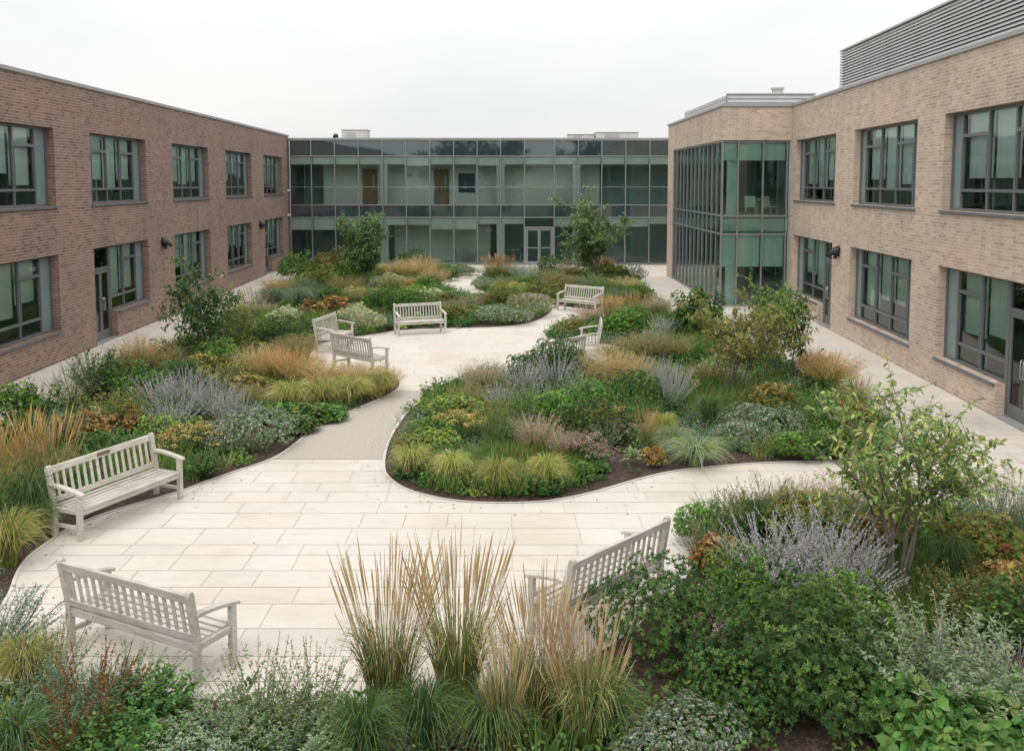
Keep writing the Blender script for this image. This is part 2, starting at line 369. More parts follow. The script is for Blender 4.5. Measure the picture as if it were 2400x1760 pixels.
# left wing: local +x runs away from the viewer, courtyard on -y
aL=math.atan2(.99959,-.0288)
LW=wing('brick_building','long two storey red-brown brick wing along the left side of the courtyard',(-11.257,0,0),aL,55.62,7.46,M['brick_red'],
   [(13.4,18.0),(20.72,25.3),(27.62,32.16),(34.87,39.43),(42.02,46.7),(49.25,53.8)],
   [(20.72,25.3,None),(27.62,32.12,('L',1.62)),(34.83,39.4,None),(42.02,46.45,None),(49.26,53.75,('L',1.5))],
   (4.10,6.14),(.80,2.83),xstart=9)
# right wing: local +x runs towards the viewer
S0=36.32
aR=math.atan2(-.99913,-.04173)
RO=(8.9801+.04177*S0,.99913*S0,0)
def rs(s): return S0-s
RW=wing('brick_building','long buff brick wing on the right with a louvred plant screen on its roof',RO,aR,27.5,7.65,M['brick_buff'],
   [(rs(35.70),rs(30.66)),(rs(28.80),rs(23.84)),(rs(22.2),rs(17.2)),(rs(15.4),rs(10.6))],
   [(rs(35.76),rs(30.74),('R',1.5)),(rs(28.88),rs(23.92),None),(rs(22.24),rs(17.3),('R',1.85))],
   (4.08,6.28),(.66,2.80))
def louvres(root,x0,x1,y0,z0,z1,pitch,end=True,depth=4,cover=.78):
    """bank of sloping blades on posts, facing -y, with a return at the far end"""
    mb=MB(); n=int((z1-z0)/pitch)
    for i in range(n):
        z=z0+i*pitch
        prof=[(y0,z+.010),(y0+.03,z+pitch*cover),(y0+.05,z+pitch*cover),(y0+.02,z+.010)]
        mb.prism_x(prof,x0,x1)
    if end:
        for i in range(n):
            z=z0+i*pitch
            mb.box(x0-.03,x0-.005,y0,y0+depth,z+.01,z+pitch*cover)
    if end: MB().box(x0+.1,x0+.12,y0+.25,y0+depth,z0-.3,z1-.05).build('backing_sheet',M['coping'],root)
    fr=MB()
    x=x0
    while x<x1+.01: fr.box(x-.03,x+.03,y0+.09,y0+.17,z0-.3,z1); x+=2.0
    fr.box(x0-.04,x1+.04,y0-.02,y0+.12,n*pitch+z0+.012,n*pitch+z0+.06)
    MB().box(x0,x1,y0+.18,y0+.2,z0-.3,n*pitch+z0+.03).build('backing_sheet',M['coping'],root)
    s=mb.build('louvre_screen',M['louvre'],root); fr.build('screen_frame',M['louvre'],s)
louvres(RW,rs(31.4),rs(9),.28,7.66,8.90,.088)

# glazed corner bay projecting from the right wing
BAY=tag(empty('glazed_bay',(7.87,36.3,0)),'two storey glazed corner bay under a buff brick band, joining the right wing','building bay')
BW=2.52; BD=12.4; ZB=6.31; BH=7.65
b=MB(); b.box(0,BW+.3,0,.35,ZB,BH-.1); b.box(0,.35,.35,BD,ZB,BH-.1); b.box(0,.45,BD-1.5,BD,0,ZB-.003); b.box(.45,BW+.4,BD-.4,BD,0,ZB-.003); b.box(.35,BW+.4,BD-.35,BD,ZB,BH-.1)
b.build('brick_band',M['brick_buff'],BAY)
c=MB(); c.box(-.05,BW+.3,-.05,.4,BH-.1,BH); c.box(-.05,.4,.4,BD+.05,BH-.1,BH); c.build('coping',M['coping'],BAY,.006)
louvres(BAY,.3,3.6,.45,7.58,8.06,.15,end=True,depth=9,cover=.93)
MB().box(.36,BW+.8,.36,BD-.36,BH-.35,BH-.25).build('roof',M['roof'],BAY)
MB().box(.14,BW+.5,.14,BD-.4,2.9,3.35).build('floor_slab',M['ceil'],BAY)
MB().box(.06,BW+3,.06,BD-.4,0,.03).build('floor_slab',M['ifloor'],BAY)
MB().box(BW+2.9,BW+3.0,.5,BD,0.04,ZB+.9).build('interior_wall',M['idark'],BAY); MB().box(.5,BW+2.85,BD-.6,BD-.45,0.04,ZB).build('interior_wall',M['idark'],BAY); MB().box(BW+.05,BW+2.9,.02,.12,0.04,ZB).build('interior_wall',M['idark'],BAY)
MB().box(.14,BW+2.9,.35,BD-.4,ZB+.02,ZB+.1).build('ceiling',M['ceil'],BAY)
fr=MB(); T=.055
xn=[0,.66,1.60,BW-.02]; zr=[0,2.77,3.47,ZB]
for i,x in enumerate(xn[1:]): fr.box(x-T/2,x+T/2,.05,.17,.0,ZB)
fr.box(-.0+.03,.10,.05,.17,0,ZB)
for z in (.06,2.77,3.47,ZB-.04): fr.box(.1,BW,.06,.15,z-.035,z+.035)
ny=12; ys=np.linspace(.17,BD-1.5,ny+1)
for y in ys[1:]: fr.box(.035,.085,y-.022,y+.022,0,ZB)
for z in (.06,2.77,3.47,ZB-.04): fr.box(.045,.12,.17,BD-1.5,z-.033,z+.033)
BF=fr.build('curtain_wall_frame',M['mull'],BAY,.003)
for j in range(3):
    z0,z1=zr[j]+.03,zr[j+1]-.03
    for i in range(3):
        a,b2=(.10 if i==0 else xn[i]+.02),xn[i+1]-.02
        tl=rw.uniform(-.004,.004)
        MB().box(a,b2,.10,.11,z0,z1).build('glass_panel',M['cglass'],BF)
    for i in range(ny):
        MB().box(.09,.10,ys[i]+.02,ys[i+1]-.02,z0,z1).build('glass_panel',M['cglass'],BF)
# spandrel backing, column, blinds
MB().box(.16,BW,.19,.21,2.8,3.44).build('spandrel_panel',M['idark'],BAY)
MB().box(.17,.19,.22,BD-1.5,2.8,3.44).build('spandrel_panel',M['idark'],BAY)
MB().box(.38,.72,.42,.76,.03,2.9).build('column',M['column'],BAY,.01); MB().box(.38,.72,.42,.76,3.35,ZB).build('column',M['column'],BAY,.01)
for y in (4.4,8.4):
    MB().box(.5,.84,y,y+.34,.03,2.9).build('column',M['column'],BAY,.01); MB().box(.5,.84,y,y+.34,3.35,ZB).build('column',M['column'],BAY,.01)
for i in range(3):
    a,b2=(.14 if i==0 else xn[i]+.04),xn[i+1]-.04
    MB().box(a,b2,.25,.256,5.56,ZB-.05).build('blind',M['blind'],BAY); MB().box(a,b2,.25,.256,1.53,2.75).build('blind',M['blind'],BAY)
for i in range(ny):
    if i in (0,1,4,5,6,9,10): MB().box(.22,.226,ys[i]+.04,ys[i+1]-.04,5.65,ZB-.05).build('blind',M['blind'],BAY)
v=MB(); v.tube([(3.55,5.5,7.3),(3.55,5.5,8.72)],.23,16); v.tube([(3.55,5.5,8.72),(3.55,5.5,8.80),(3.55,5.5,8.86)],[.29,.29,.22],16)
tag(v.build('roof_vent',M['unit'],None,smooth=False),'pale round flue with a cap on the roof above the glazed bay','roof vent')
vv=[o for o in bpy.data.objects if o.name=='roof_vent'][0]; vv.location=(7.87,36.3,0)

# far glass facade
FZ=55.4
FA=tag(empty('glass_building',(0,FZ,0)),'two storey glass fronted link building across the far end of the courtyard','building')
MX=[-12.86,-11.52,-10.17,-8.80,-7.44,-6.08,-4.72,-3.35,-2.0,-.65,.71,2.43,3.80,5.15,6.52,7.90,9.3,10.7,11.6]
ZR=[.08,2.74,3.45,6.25,7.14]
fr=MB(); T=.06
for x in MX: fr.box(x-T/2,x+T/2,-.07,.08,.08,7.14)
for i in range(len(MX)-1):
    a,b2=MX[i]+T/2,MX[i+1]-T/2
    for z in ZR: fr.box(a,b2,-.045,.06,z-.03,z+.03)
FF=fr.build('curtain_wall_frame',M['mull'],FA,.004)
MB().box(-12.9,11.6,-.02,.1,0.0,.05).build('plinth',M['sill'],FA)
for i in range(len(MX)-1):
    a,b2=MX[i]+T/2-.01,MX[i+1]-T/2+.01
    for j in range(4):
        z0,z1=ZR[j]+.025,ZR[j+1]-.025
        if j==0 and i==10: z0=2.2
        mat=M['spandrel'] if j in (1,3) else M['cglass']
        k=MB(); e=rw.uniform(-.0022,.0022); e2=rw.uniform(-.0018,.0018)
        k.raw([(a,-e-e2,z0),(b2,e-e2,z0),(b2,e+e2,z1),(a,-e+e2,z1)],[(0,1,2,3)])
        k.build('spandrel_panel' if j in (1,3) else 'glass_panel',mat,FF)
MB().box(-12.95,11.7,-.09,.4,7.17,7.29).build('coping',M['coping'],FA,.006)
MB().box(-12.9,11.6,.1,9,7.0,7.12).build('roof',M['roof'],FA)
MB().box(-12.9,11.6,.12,9,2.86,3.38).build('floor_slab',M['ifloor'],FA)
MB().box(-12.9,11.6,.1,9,0,.03).build('floor_slab',M['ifloor'],FA)
MB().box(-12.85,11.6,.13,9,6.3,6.4).build('ceiling',M['ceil'],FA)
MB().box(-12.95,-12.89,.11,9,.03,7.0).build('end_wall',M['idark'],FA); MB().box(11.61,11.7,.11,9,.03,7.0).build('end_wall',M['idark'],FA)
for i in range(len(MX)-1):                                  # small manifestation dots on the upper panes
    k=MB(); x=MX[i]+.1
    while x<MX[i+1]-.08: k.box(x,x+.03,-.012,-.008,4.47,4.47+rw.choice([.03,.045])); x+=.115
    k.build('glass_dots',M['white'],FF)
# upper floor: corridor wall with doors and a blue board (openings left as flat recesses)
iw=wall_mesh(-11.2,5.2,3.38,6.3,[(-4.63,-3.73,3.38,5.55),(-8.9,-8.0,3.38,5.55)],.15)
iw.v=[(p[0],p[1]+1.9,p[2]) for p in iw.v]; iw.build('interior_wall',M['iwall'],FA)
MB().box(-12.85,11.6,4.4,4.5,3.38,6.3).build('interior_wall',M['teal'],FA)
MB().box(-12.85,11.6,4.6,4.7,.03,2.86).build('interior_wall',M['teal'],FA)
MB().box(-7.1,-1.3,2.6,2.7,.03,2.86).build('interior_wall',M['iwall'],FA)
for x in (-4.63,-8.9):
    d=MB().box(x+.02,x+.88,1.96,2.0,3.40,5.53).build('interior_door',M['door_wood'],FA,.004)
    MB().box(x+.6,x+.72,1.95,1.958,4.3,5.2).build('vision_panel',M['idark'],d); MB().tube([(x+.78,1.96,4.4),(x+.78,1.9,4.4),(x+.66,1.9,4.4)],.012,6).build('handle',M['steel'],d)
bd=MB().box(-3.18,-2.2,1.86,1.898,4.15,5.28).build('notice_board',M['blue'],FA,.003)
e=MB()
for i in range(9):
    x=-3.08+i*.1; e.box(x,x+rw.uniform(.04,.09),1.853,1.859,4.42,4.42+rw.uniform(.03,.07))
e.build('paper_strip',M['iwall'],bd)
MB().box(-2.1,-1.5,1.86,1.898,4.3,4.6).build('notice',M['iwall'],FA); MB().box(-6.2,-5.9,1.86,1.898,5.1,5.3).build('notice',M['idark'],FA)
for x in (-7.4,-.66,3.72):
    for z0,z1 in ((.03,2.86),(3.38,6.3)):
        MB().box(x-.23,x+.23,.15,.55,z0,z1).build('column',M['column'],FA,.01)
for i in range(len(MX)-1):
    a,b2=MX[i]+.05,MX[i+1]-.05
    u=5.78 if i not in (5,8) else 5.7
    MB().box(a,b2,.1,.106,u,6.22).build('blind',M['blind'],FA)
    if i in (0,1,2): z=2.02
    elif i in (4,5): z=2.3
    elif i in (6,7): z=2.05
    elif i in (11,13,14,12): z=2.2
    else: z=2.36
    if i!=10: MB().box(a,b2,.1,.106,z,2.70).build('blind',M['blind'],FA)
# entrance doors
x0,x1=.71+T/2,2.43-T/2
dr=MB(); dr.box(x0,x0+.09,-.06,.07,.02,2.2); dr.box(x1-.09,x1,-.06,.07,.02,2.2); dr.box(x0+.09,x1-.09,-.06,.07,2.1,2.2)
D=dr.build('entrance_door',M['mull'],FA,.004); m=(x0+x1)/2; lf=MB(); gl=MB()
for a,b2 in ((x0+.1,m-.005),(m+.005,x1-.1)):
    lf.box(a,a+.08,-.03,.03,.03,2.09); lf.box(b2-.08,b2,-.03,.03,.03,2.09); lf.box(a+.08,b2-.08,-.03,.03,.03,.2); lf.box(a+.08,b2-.08,-.03,.03,1.99,2.09); lf.box(a+.08,b2-.08,-.03,.03,.95,1.02)
    gl.raw([(a+.07,0,.19),(b2-.07,0,.19),(b2-.07,0,2.0),(a+.07,0,2.0)],[(0,1,2,3)])
lf.build('door_leaf',M['mull'],D,.003); gl.build('door_glass',M['cglass'],D)
for q in (m-.05,m+.05): MB().tube([(q,-.03,.8),(q,-.09,.8),(q,-.09,1.15),(q,-.03,1.15)],.014,6).build('handle',M['steel'],D)
# downpipe at the left corner
tag(MB().tube([(-12.72,FZ-.2,0),(-12.72,FZ-.2,7.1)],.045,10).build('drainpipe',M['coping'],None,smooth=True),'grey vertical drainpipe in the corner where the left brick wing meets the far glass front','drainpipe')
# roof plant on the far building
def roof_unit(loc,w,d,h,label,skirt=True):
    r=tag(empty('roof_unit',loc),label,'roof unit')
    b=MB().box(-w/2,w/2,0,d,.08,h); b.build('casing',M['unit'],r,.03)
    MB().box(-w/2-.04,w/2+.04,-.04,d+.04,h+.002,h+.05).build('lid',M['unit'],r,.01)
    g=MB()
    for i in range(5): g.box(-w*.3,w*.05,-.012,-.002,.2+i*h*.11,.2+i*h*.11+h*.05)
    g.build('grille',M['louvre'],r); MB().box(-w/2+.1,w/2-.1,.1,d-.1,0,.079).build('plinth',M['sill'],r)
roof_unit((-9.25,FZ+1.4,7.12),1.5,1.2,.68,'pale boxy roof unit near the left end of the far glass building')
roof_unit((6.2,FZ+1.6,7.12),2.5,1.4,.55,'wider pale roof unit near the right end of the far glass building')
roof_unit((4.1,FZ+1.9,7.12),1.5,1.2,.44,'low grey roof unit beside the wider one on the far glass building')
q=MB().tube([(-10.3,FZ+.9,7.12),(-10.3,FZ+.9,7.3),(-10.25,FZ+.75,7.42),(-10.2,FZ+.6,7.4)],[.13,.13,.14,.16],10)
tag(q.build('roof_cowl',M['lamp'],None,smooth=True),'small dark cowl on the far roof just left of the boxy unit','cowl')

# wall lamps
def wall_lamp(loc,rz,label):
    r=tag(empty('wall_lamp',loc,rz),label,'wall lamp','black wall lamps on the brick wings')
    mb=MB(); n=10; rings=[]
    for i in range(7):                      # hooded half bowl tipping forward
        t=i/6; y=-.02-.30*t; rr=.15*math.cos(t*1.15)+.01; zc=.06-.12*t*t
        rings.append([(rr*math.cos(a),y+.02*math.sin(a),zc+rr*math.sin(a)*.95) for a in np.linspace(0,2*math.pi,n,endpoint=False)])
    v=[p for g in rings for p in g]; f=[(i*n+j,(i+1)*n+j,(i+1)*n+(j+1)%n,i*n+(j+1)%n) for i in range(6) for j in range(n)]+[tuple(range(n))]+[tuple(range(6*n+n-1,6*n-1,-1))]
    mb.raw(v,f); mb.build('shade',M['lamp'],r,smooth=True)
    MB().box(-.09,.09,-.02,0,-.14,.14).build('back_plate',M['lamp'],r,.006)
    MB().tube([(0,-.1,-.08),(0,-.12,-.2)],[.055,.07],10).build('lamp_collar',M['lamp'],r)
def left_pt(s,y=0): return (-11.257+s*-.0288-0*y, s*.99959)
for s,lab in ((33.5,'black hooded wall lamp on the left brick wall beside the window with the garden door'),(48.1,'black hooded wall lamp at the far end of the left brick wall')):
    x,y=left_pt(s); wall_lamp((x+.005,y,2.62),aL,lab)
s=30.0; wall_lamp((8.9801+.04177*s-.005,.99913*s,2.55),aR,'black hooded wall lamp on the right buff brick wall between a door and a window')
for z in (4.3,2.9):
    x,y=left_pt(55.0); c=tag(MB().box(-.06,.06,-.1,0,-.06,.06).tube([(0,-.1,0),(0,-.16,-.02)],.045,8).build('security_camera',M['white'],None,.01),'small white camera high in the far left corner' if z>4 else 'small white camera lower in the far left corner','camera')
    c.location=(x+.01,y,z); c.rotation_euler=(0,0,aL)

# furniture seen through the glass
def cafe_chair(loc,rz,label,mat):
    r=tag(empty('cafe_chair',loc,rz),label,'chair','chairs inside the glass buildings')
    MB().prism_x([(-.22,.44),(.2,.42),(.22,.45),(-.22,.47)],-.22,.22).build('seat',mat,r,.008)
    MB().prism_x([(.18,.46),(.21,.46),(.28,.86),(.25,.86)],-.21,.21).build('backrest',mat,r,.008)
    for sx in (-1,1):
        for sy in (-1,1): MB().tube([(sx*.17,sy*.16,.43),(sx*.21,sy*.22,0)],.012,6).build('leg',M['steel'],r)
    return r
def cafe_table(loc,label):
    r=tag(empty('cafe_table',loc),label,'table','tables inside the glass buildings')
    MB().tube([(0,0,.71),(0,0,.74)],.45,24).build('tabletop',M['white'],r); MB().tube([(0,0,.02),(0,0,.71)],.035,8).build('pedestal',M['steel'],r); MB().tube([(0,0,0),(0,0,.02)],.25,16).build('base',M['steel'],r)
for k,(x,y,lab) in enumerate(((-2.6,1.6,'round white table behind the far ground floor glass, left of the middle white column'),(.1,1.9,'round white table inside, next to the glass entrance doors'),(-1.2,3.8,'round white table deep inside the far ground floor room'))):
    cafe_table((x,FZ+y,.03),lab)
for x,y,rz,lab in ((-3.1,1.3,1.9,'white chair close behind the far ground floor glass, drawn up to the left table'),(-2.0,1.8,-1.5,'white chair on the right of the left indoor table'),(-.5,1.7,1.4,'white chair behind the middle white column'),(.7,1.8,-1.7,'white chair just inside the entrance doors')):
    cafe_chair((x,FZ+y,.03),rz,lab,M['white'])
for x,y,rz,lab in ((1.45,1.1,2.6,'pale chair upstairs in the glazed bay, left of two'),(2.15,1.0,.6,'pale chair upstairs in the glazed bay, next to the brick')):
    cafe_chair((7.87+x,36.3+y,3.35),rz,lab,M['white'])
cafe_table((7.87+1.8,36.3+1.7,3.35),'round white table upstairs in the glazed bay')

# ------------------------------------------------------------ ground, paving, beds
m_g=plain('worn_grass_ground',(.09,.11,.05),.95,0,.25,.3)
tag(MB().box(-900,900,-700,1200,-.4,-.05).build('ground',m_g),kind='structure')
def npmesh(name,V,C,mats,idx=None):
    """V (n,4,3) separate quads, C (n,3) or (n,4,3) tones"""
    n=len(V); me=bpy.data.meshes.new(name)
    me.vertices.add(n*4); me.vertices.foreach_set('co',np.ascontiguousarray(V,dtype=np.float32).ravel())
    me.loops.add(n*4); me.loops.foreach_set('vertex_index',np.arange(n*4,dtype=np.int32))
    me.polygons.add(n); me.polygons.foreach_set('loop_start',np.arange(0,n*4,4,dtype=np.int32))
    try: me.polygons.foreach_set('loop_total',np.full(n,4,dtype=np.int32))
    except Exception: pass
    if C.ndim==2: C=np.repeat(C[:,None,:],4,1)
    c4=np.ones((n*4,4),np.float32); c4[:,:3]=C.reshape(-1,3)
    a=me.color_attributes.new('tone','FLOAT_COLOR','POINT'); a.data.foreach_set('color',c4.ravel())
    for m in mats: me.materials.append(m)
    me.update(calc_edges=True); return me
rg=np.random.default_rng(5)
# slabs laid in courses of varying depth
V=[];C=[]; y=6.0
while y<FZ-.02:
    d=float(rg.choice([.36,.45,.6,.6,.48])); y1=min(y+d,FZ-.02)
    xl=-11.257-.0288*y+.01; xr=8.98+.0418*y-.01
    x=xl-rg.uniform(0,.9)
    while x<xr:
        w=float(rg.choice([.6,.75,.9,.9,1.1])); a=max(x,xl); b2=min(x+w,xr)
        if b2-a>.03:
            j=.0045; z=.0+rg.uniform(-.0006,.0006)
            V.append([(a+j,y+j,z),(b2-j,y+j,z),(b2-j,y1-j,z),(a+j,y1-j,z)])
            base=np.array([.635,.588,.530])*(1+rg.normal(0,.022)); t=rg.choice([0,1,2,3],p=[.62,.16,.12,.10])
            base=base*[(1,1,1),(1.005,.985,.97),(.985,.995,1.005),(.98,.965,.935)][t]; C.append(np.clip(base,0,.8))
        x+=w
    y=y1
pv=link('paving',npmesh('paving',np.array(V),np.array(C),[M['stone']])); tag(pv,kind='structure')
jb=MB(); jb.raw([(-11.3,3,-.006),(9.1,3,-.006),(11.3,FZ,-.006),(-12.85,FZ,-.006)],[(0,1,2,3)]); tag(jb.build('paving_joints',M['joint']),kind='structure')

def P(x,y): return ground_at(x,y)
def smooth_poly(pts,closed=True,it=3):
    p=[np.array(q,float) for q in pts]
    for _ in range(it):
        o=[]
        for i in range(len(p)):
            a,b=p[i],p[(i+1)%len(p)]
            o+=[a*.75+b*.25,a*.25+b*.75]
        p=o
    return p
def bed(name,pts):
    p=smooth_poly(pts); n=len(p)
    mb=MB(); v=[(q[0],q[1],.012) for q in p]+[(q[0],q[1],-.01) for q in p]
    mb.raw(v,[tuple(range(n))]+[(i,n+i,n+(i+1)%n,(i+1)%n) for i in range(n)])
    o=mb.build(name,M['soil']); tag(o,kind='structure')
    # narrow cut-stone edge following the curve, flush beside the soil
    e=MB(); c=np.mean(p,0); out=[]
    for i in range(n):
        d=p[(i+1)%n]-p[i-1]; d/=np.linalg.norm(d)+1e-9; nn=np.array([d[1],-d[0]])
        out.append(nn)
    area=sum(p[i][0]*p[(i+1)%n][1]-p[(i+1)%n][0]*p[i][1] for i in range(n))
    s=1 if area>0 else -1
    v=[(p[i][0]+s*out[i][0]*.004,p[i][1]+s*out[i][1]*.004,.0100) for i in range(n)]+[(p[i][0]+s*out[i][0]*.045,p[i][1]+s*out[i][1]*.045,.0100) for i in range(n)]
    e.raw(v,[(i,(i+1)%n,n+(i+1)%n,n+i) for i in range(n)])
    tag(e.build('bed_edging',M['edging']),kind='structure')
    return [tuple(q) for q in p]
bedC=bed('planting_bed',[P(902,1082),P(905,1112),P(945,1143),P(1000,1160),P(1075,1174),P(1165,1178),P(1262,1176),P(1334,1165),P(1395,1151),P(1455,1133),P(1515,1116),P(1590,1100),P(1680,1092),P(1760,1085),P(1860,1081),P(2000,1079),
   (6.35,15.9),(7.0,17.0),(7.25,18.6),(7.3,22),(7.2,25),(6.9,28),(6.5,30.6),(6.1,32.4),(5.1,33.5),(3.5,32.9),(2.0,31.7),(1.1,30.3),(1.0,29.0),(1.8,28.2),(3.0,27.8),(3.1,26.8),(2.6,24.6),(1.6,23.0),(.3,22.3),P(1150,855),P(1085,878),P(1020,915),P(960,960),P(925,1010),P(908,1050)])
bedL=bed('planting_bed',[P(-60,1500),P(18,1396),P(32,1346),P(60,1305),P(95,1280),P(150,1240),P(260,1195),P(420,1152),P(480,1128),P(560,1100),P(640,1075),P(690,1040),P(730,1005),P(790,975),P(850,950),P(905,928),P(938,908),P(934,888),P(900,868),(-3.6,23.1),(-4.7,23.6),(-5.7,25.4),(-6.0,27.2),(-5.3,28.6),P(838,789),P(893,780),P(950,772),P(1058,769),P(1133,768),P(1199,764),P(1245,757),P(1272,746),P(1290,733),P(1298,720),
   (1.1,37.3),(.0,38.6),(-1.3,40.2),(-2.5,41.7),(-3.4,43.5),(-3.6,45.6),(-3.2,47.2),(-2.6,48.3),(-2.3,49.6),(-2.0,51.2),(-2.2,52.8),(-3.6,53.3),(-7.5,53.2),(-10.2,52.2),(-10.6,48),(-10.1,40),(-9.6,32),(-9.6,26),(-9.6,20),(-9.3,15),(-8.9,11),(-8.7,8.0)])
bedD=bed('planting_bed',[P(1112,661),P(1108,668),P(1120,680),P(1155,690),P(1210,699),P(1260,706),P(1305,716),(2.0,36.6),(3.1,35.3),(3.6,34.5),(4.8,34.4),(5.9,35.2),(6.1,38),(6.0,42),(5.7,46),(5.2,50.2),(4.0,51.4),(1.6,52.6),(.4,51.8),(-.9,49.8),(-1.6,48.0)])
bedR=bed('planting_bed',[(-9.5,2.0),(-9.0,7.0),(-6.2,8.2),(-5.2,8.6),P(250,1600),P(394,1627),P(476,1641),P(560,1647),P(700,1654),P(836,1655),P(1000,1648),P(1200,1618),P(1340,1570),P(1440,1510),P(1530,1440),P(1610,1360),P(1632,1300),P(1640,1245),P(1690,1215),P(1770,1192),P(1900,1182),P(2050,1182),P(2240,1188),(6.6,13.0),(7.4,12.2),(7.9,10.5),(7.6,6),(7.4,2.0)])
# resin bound gravel strip between the two round terraces
g=MB(); a=P(640,1076); b_=P(930,1076); c_=P(1120,916); d_=P(900,916)
g.raw([(a[0],a[1],.0055),(b_[0],b_[1],.0055),(c_[0]+.6,c_[1],.0055),(d_[0]-1.2,d_[1],.0055)],[(0,1,2,3)])
tag(g.build('path',M['gravel']),kind='structure')
def inpoly(x,y,p):
    r=False; j=len(p)-1
    for i in range(len(p)):
        if (p[i][1]>y)!=(p[j][1]>y) and x<(p[j][0]-p[i][0])*(y-p[i][1])/(p[j][1]-p[i][1])+p[i][0]: r=not r
        j=i
    return r
BEDS={'C':bedC,'L':bedL,'D':bedD,'R':bedR}
# ------------------------------------------------------------ benches
def make_bench():
    L=1.85; r=empty('garden_bench'); w=M['wood']; h=L/2
    for s in (-1,1):                                   # rear leg rises into the back post
        a,b=(s*h-s*.065,s*h) if s>0 else (s*h,s*h+.065)
        MB().prism_x([(.20,0),(.265,0),(.262,.42),(.345,.90),(.335,.935),(.31,.95),(.285,.94),(.272,.90),(.197,.42)],a,b).build('leg',w,r,.005)
        MB().box(a,b,-.265,-.20,0,.625).build('leg',w,r,.005)
        # swept arm
        n=9; top=[];bot=[]
        for i in range(n):
            t=i/(n-1); y=-.31+.57*t; z=.655+.045*math.sin((t-.15)*2.6)*(.4+.6*t)-.02*(1-t)**6+.015*t
            top.append((y,z)); bot.append((y,z-.038))
        o=.008
        MB().prism_x(bot+top[::-1],a-o if s<0 else a-o,b+o).build('armrest',w,r,.006)
        MB().box(a+.012,b-.012,-.198,.198,.14,.185).build('stretcher',w,r,.004)
        MB().box(a+.01,b-.01,-.198,.198,.345,.405).build('seat_rail',w,r,.004)
    x0,x1=-h+.068,h-.068
    fr=MB(); fr.box(x0,x1,-.258,-.222,.33,.408); fr.box(x0,x1,.215,.25,.33,.408); fr.box(-.03,.03,-.22,.21,.35,.40); fr.build('seat_frame',w,r,.004)
    st=MB(); ys=np.linspace(-.29,.165,6)
    for i,y in enumerate(ys):
        zz=.432-.022*math.sin(math.pi*(i+.5)/6)
        xx0,xx1=(x0,x1) if i<2 and i>0 else ((x0+.0,x1-.0))
        st.prism_x([(y,zz-.022+.0),(y+.062,zz-.022),(y+.062,zz),(y,zz)],xx0,xx1)
    st.build('seat',w,r,.003)
    bk=MB()
    def by(z): return .222+(z-.42)*.165
    bk.prism_x([(by(.83),.835),(by(.83)+.038,.829),(by(.92)+.038,.914),(by(.92)+.02,.925),(by(.92),.919)],x0,x1)
    bk.prism_x([(by(.44),.445),(by(.44)+.034,.44),(by(.51)+.034,.51),(by(.51),.515)],x0,x1)
    n=15
    for i in range(n):
        x=x0+(x1-x0)*(i+.75)/(n+.5)
        z0,z1=.516,.834
        bk.prism_x([(by(z0)+.008,z0),(by(z0)+.024,z0),(by(z1)+.024,z1-.003),(by(z1)+.008,z1)],x-.022,x+.022)
    bk.build('backrest',w,r,.003)
    return r
proto=make_bench(); remember(proto)
# centre, direction of the length axis (left to right as the sitter's front faces -y), scale of the length
benches=[
 ((-5.45,13.22),None,'weathered bench with a small plaque on its back, left side of the near terrace',((-6.2,12.5),(-5.44,14.26)),1.0),
 (None,None,'weathered wooden bench at the lower left of the near terrace, its back to the viewer',((-2.95,8.56),(-4.56,9.39)),1.0),
 (None,None,'weathered wooden bench at the right of the near terrace, seen from behind through tall grasses',((1.77,10.61),(.58,9.32)),1.0),
 (None,None,'short looking pale bench at the left of the far terrace, seen end-on facing right',((-5.52,26.45),(-5.2,28.0)),.88),
 (None,None,'greyish bench at the left of the far terrace, its back to the viewer',((-3.45,23.15),(-4.62,24.25)),.88),
 (None,None,'pale bench facing the viewer before dark shrubs behind the far terrace',((-3.72,29.87),(-2.27,30.45)),.88),
 (None,None,'pale bench facing the viewer farther back to the right, beyond the pale round shrubs',((2.0,35.81),(3.35,34.80)),.92),
 (None,None,'pale bench at the right of the far terrace, seen end-on facing left',((2.5,26.85),(2.38,25.42)),.88),
 (None,None,'bench right of the far terrace, only its back rail showing above a shrub',((1.84,23.78),(.72,22.70)),.88)]
for i,(_,_,lab,(pa,pb),s) in enumerate(benches):
    b=proto if i==0 else copy_tree(proto)
    a=np.array(pa);c=np.array(pb); d=c-a; ang=math.atan2(d[1],d[0]); m=(a+c)/2
    b.location=(m[0]+math.sin(ang)*.30,m[1]-math.cos(ang)*.30,.001); b.rotation_euler=(0,0,ang)
    b.scale=(np.linalg.norm(d)/1.85,1,1)
    tag(b,lab,'bench','weathered wooden garden benches')
pq=MB().box(-.11,.11,.2895,.2925,.855,.905).build('plaque',M['plaque'],proto)
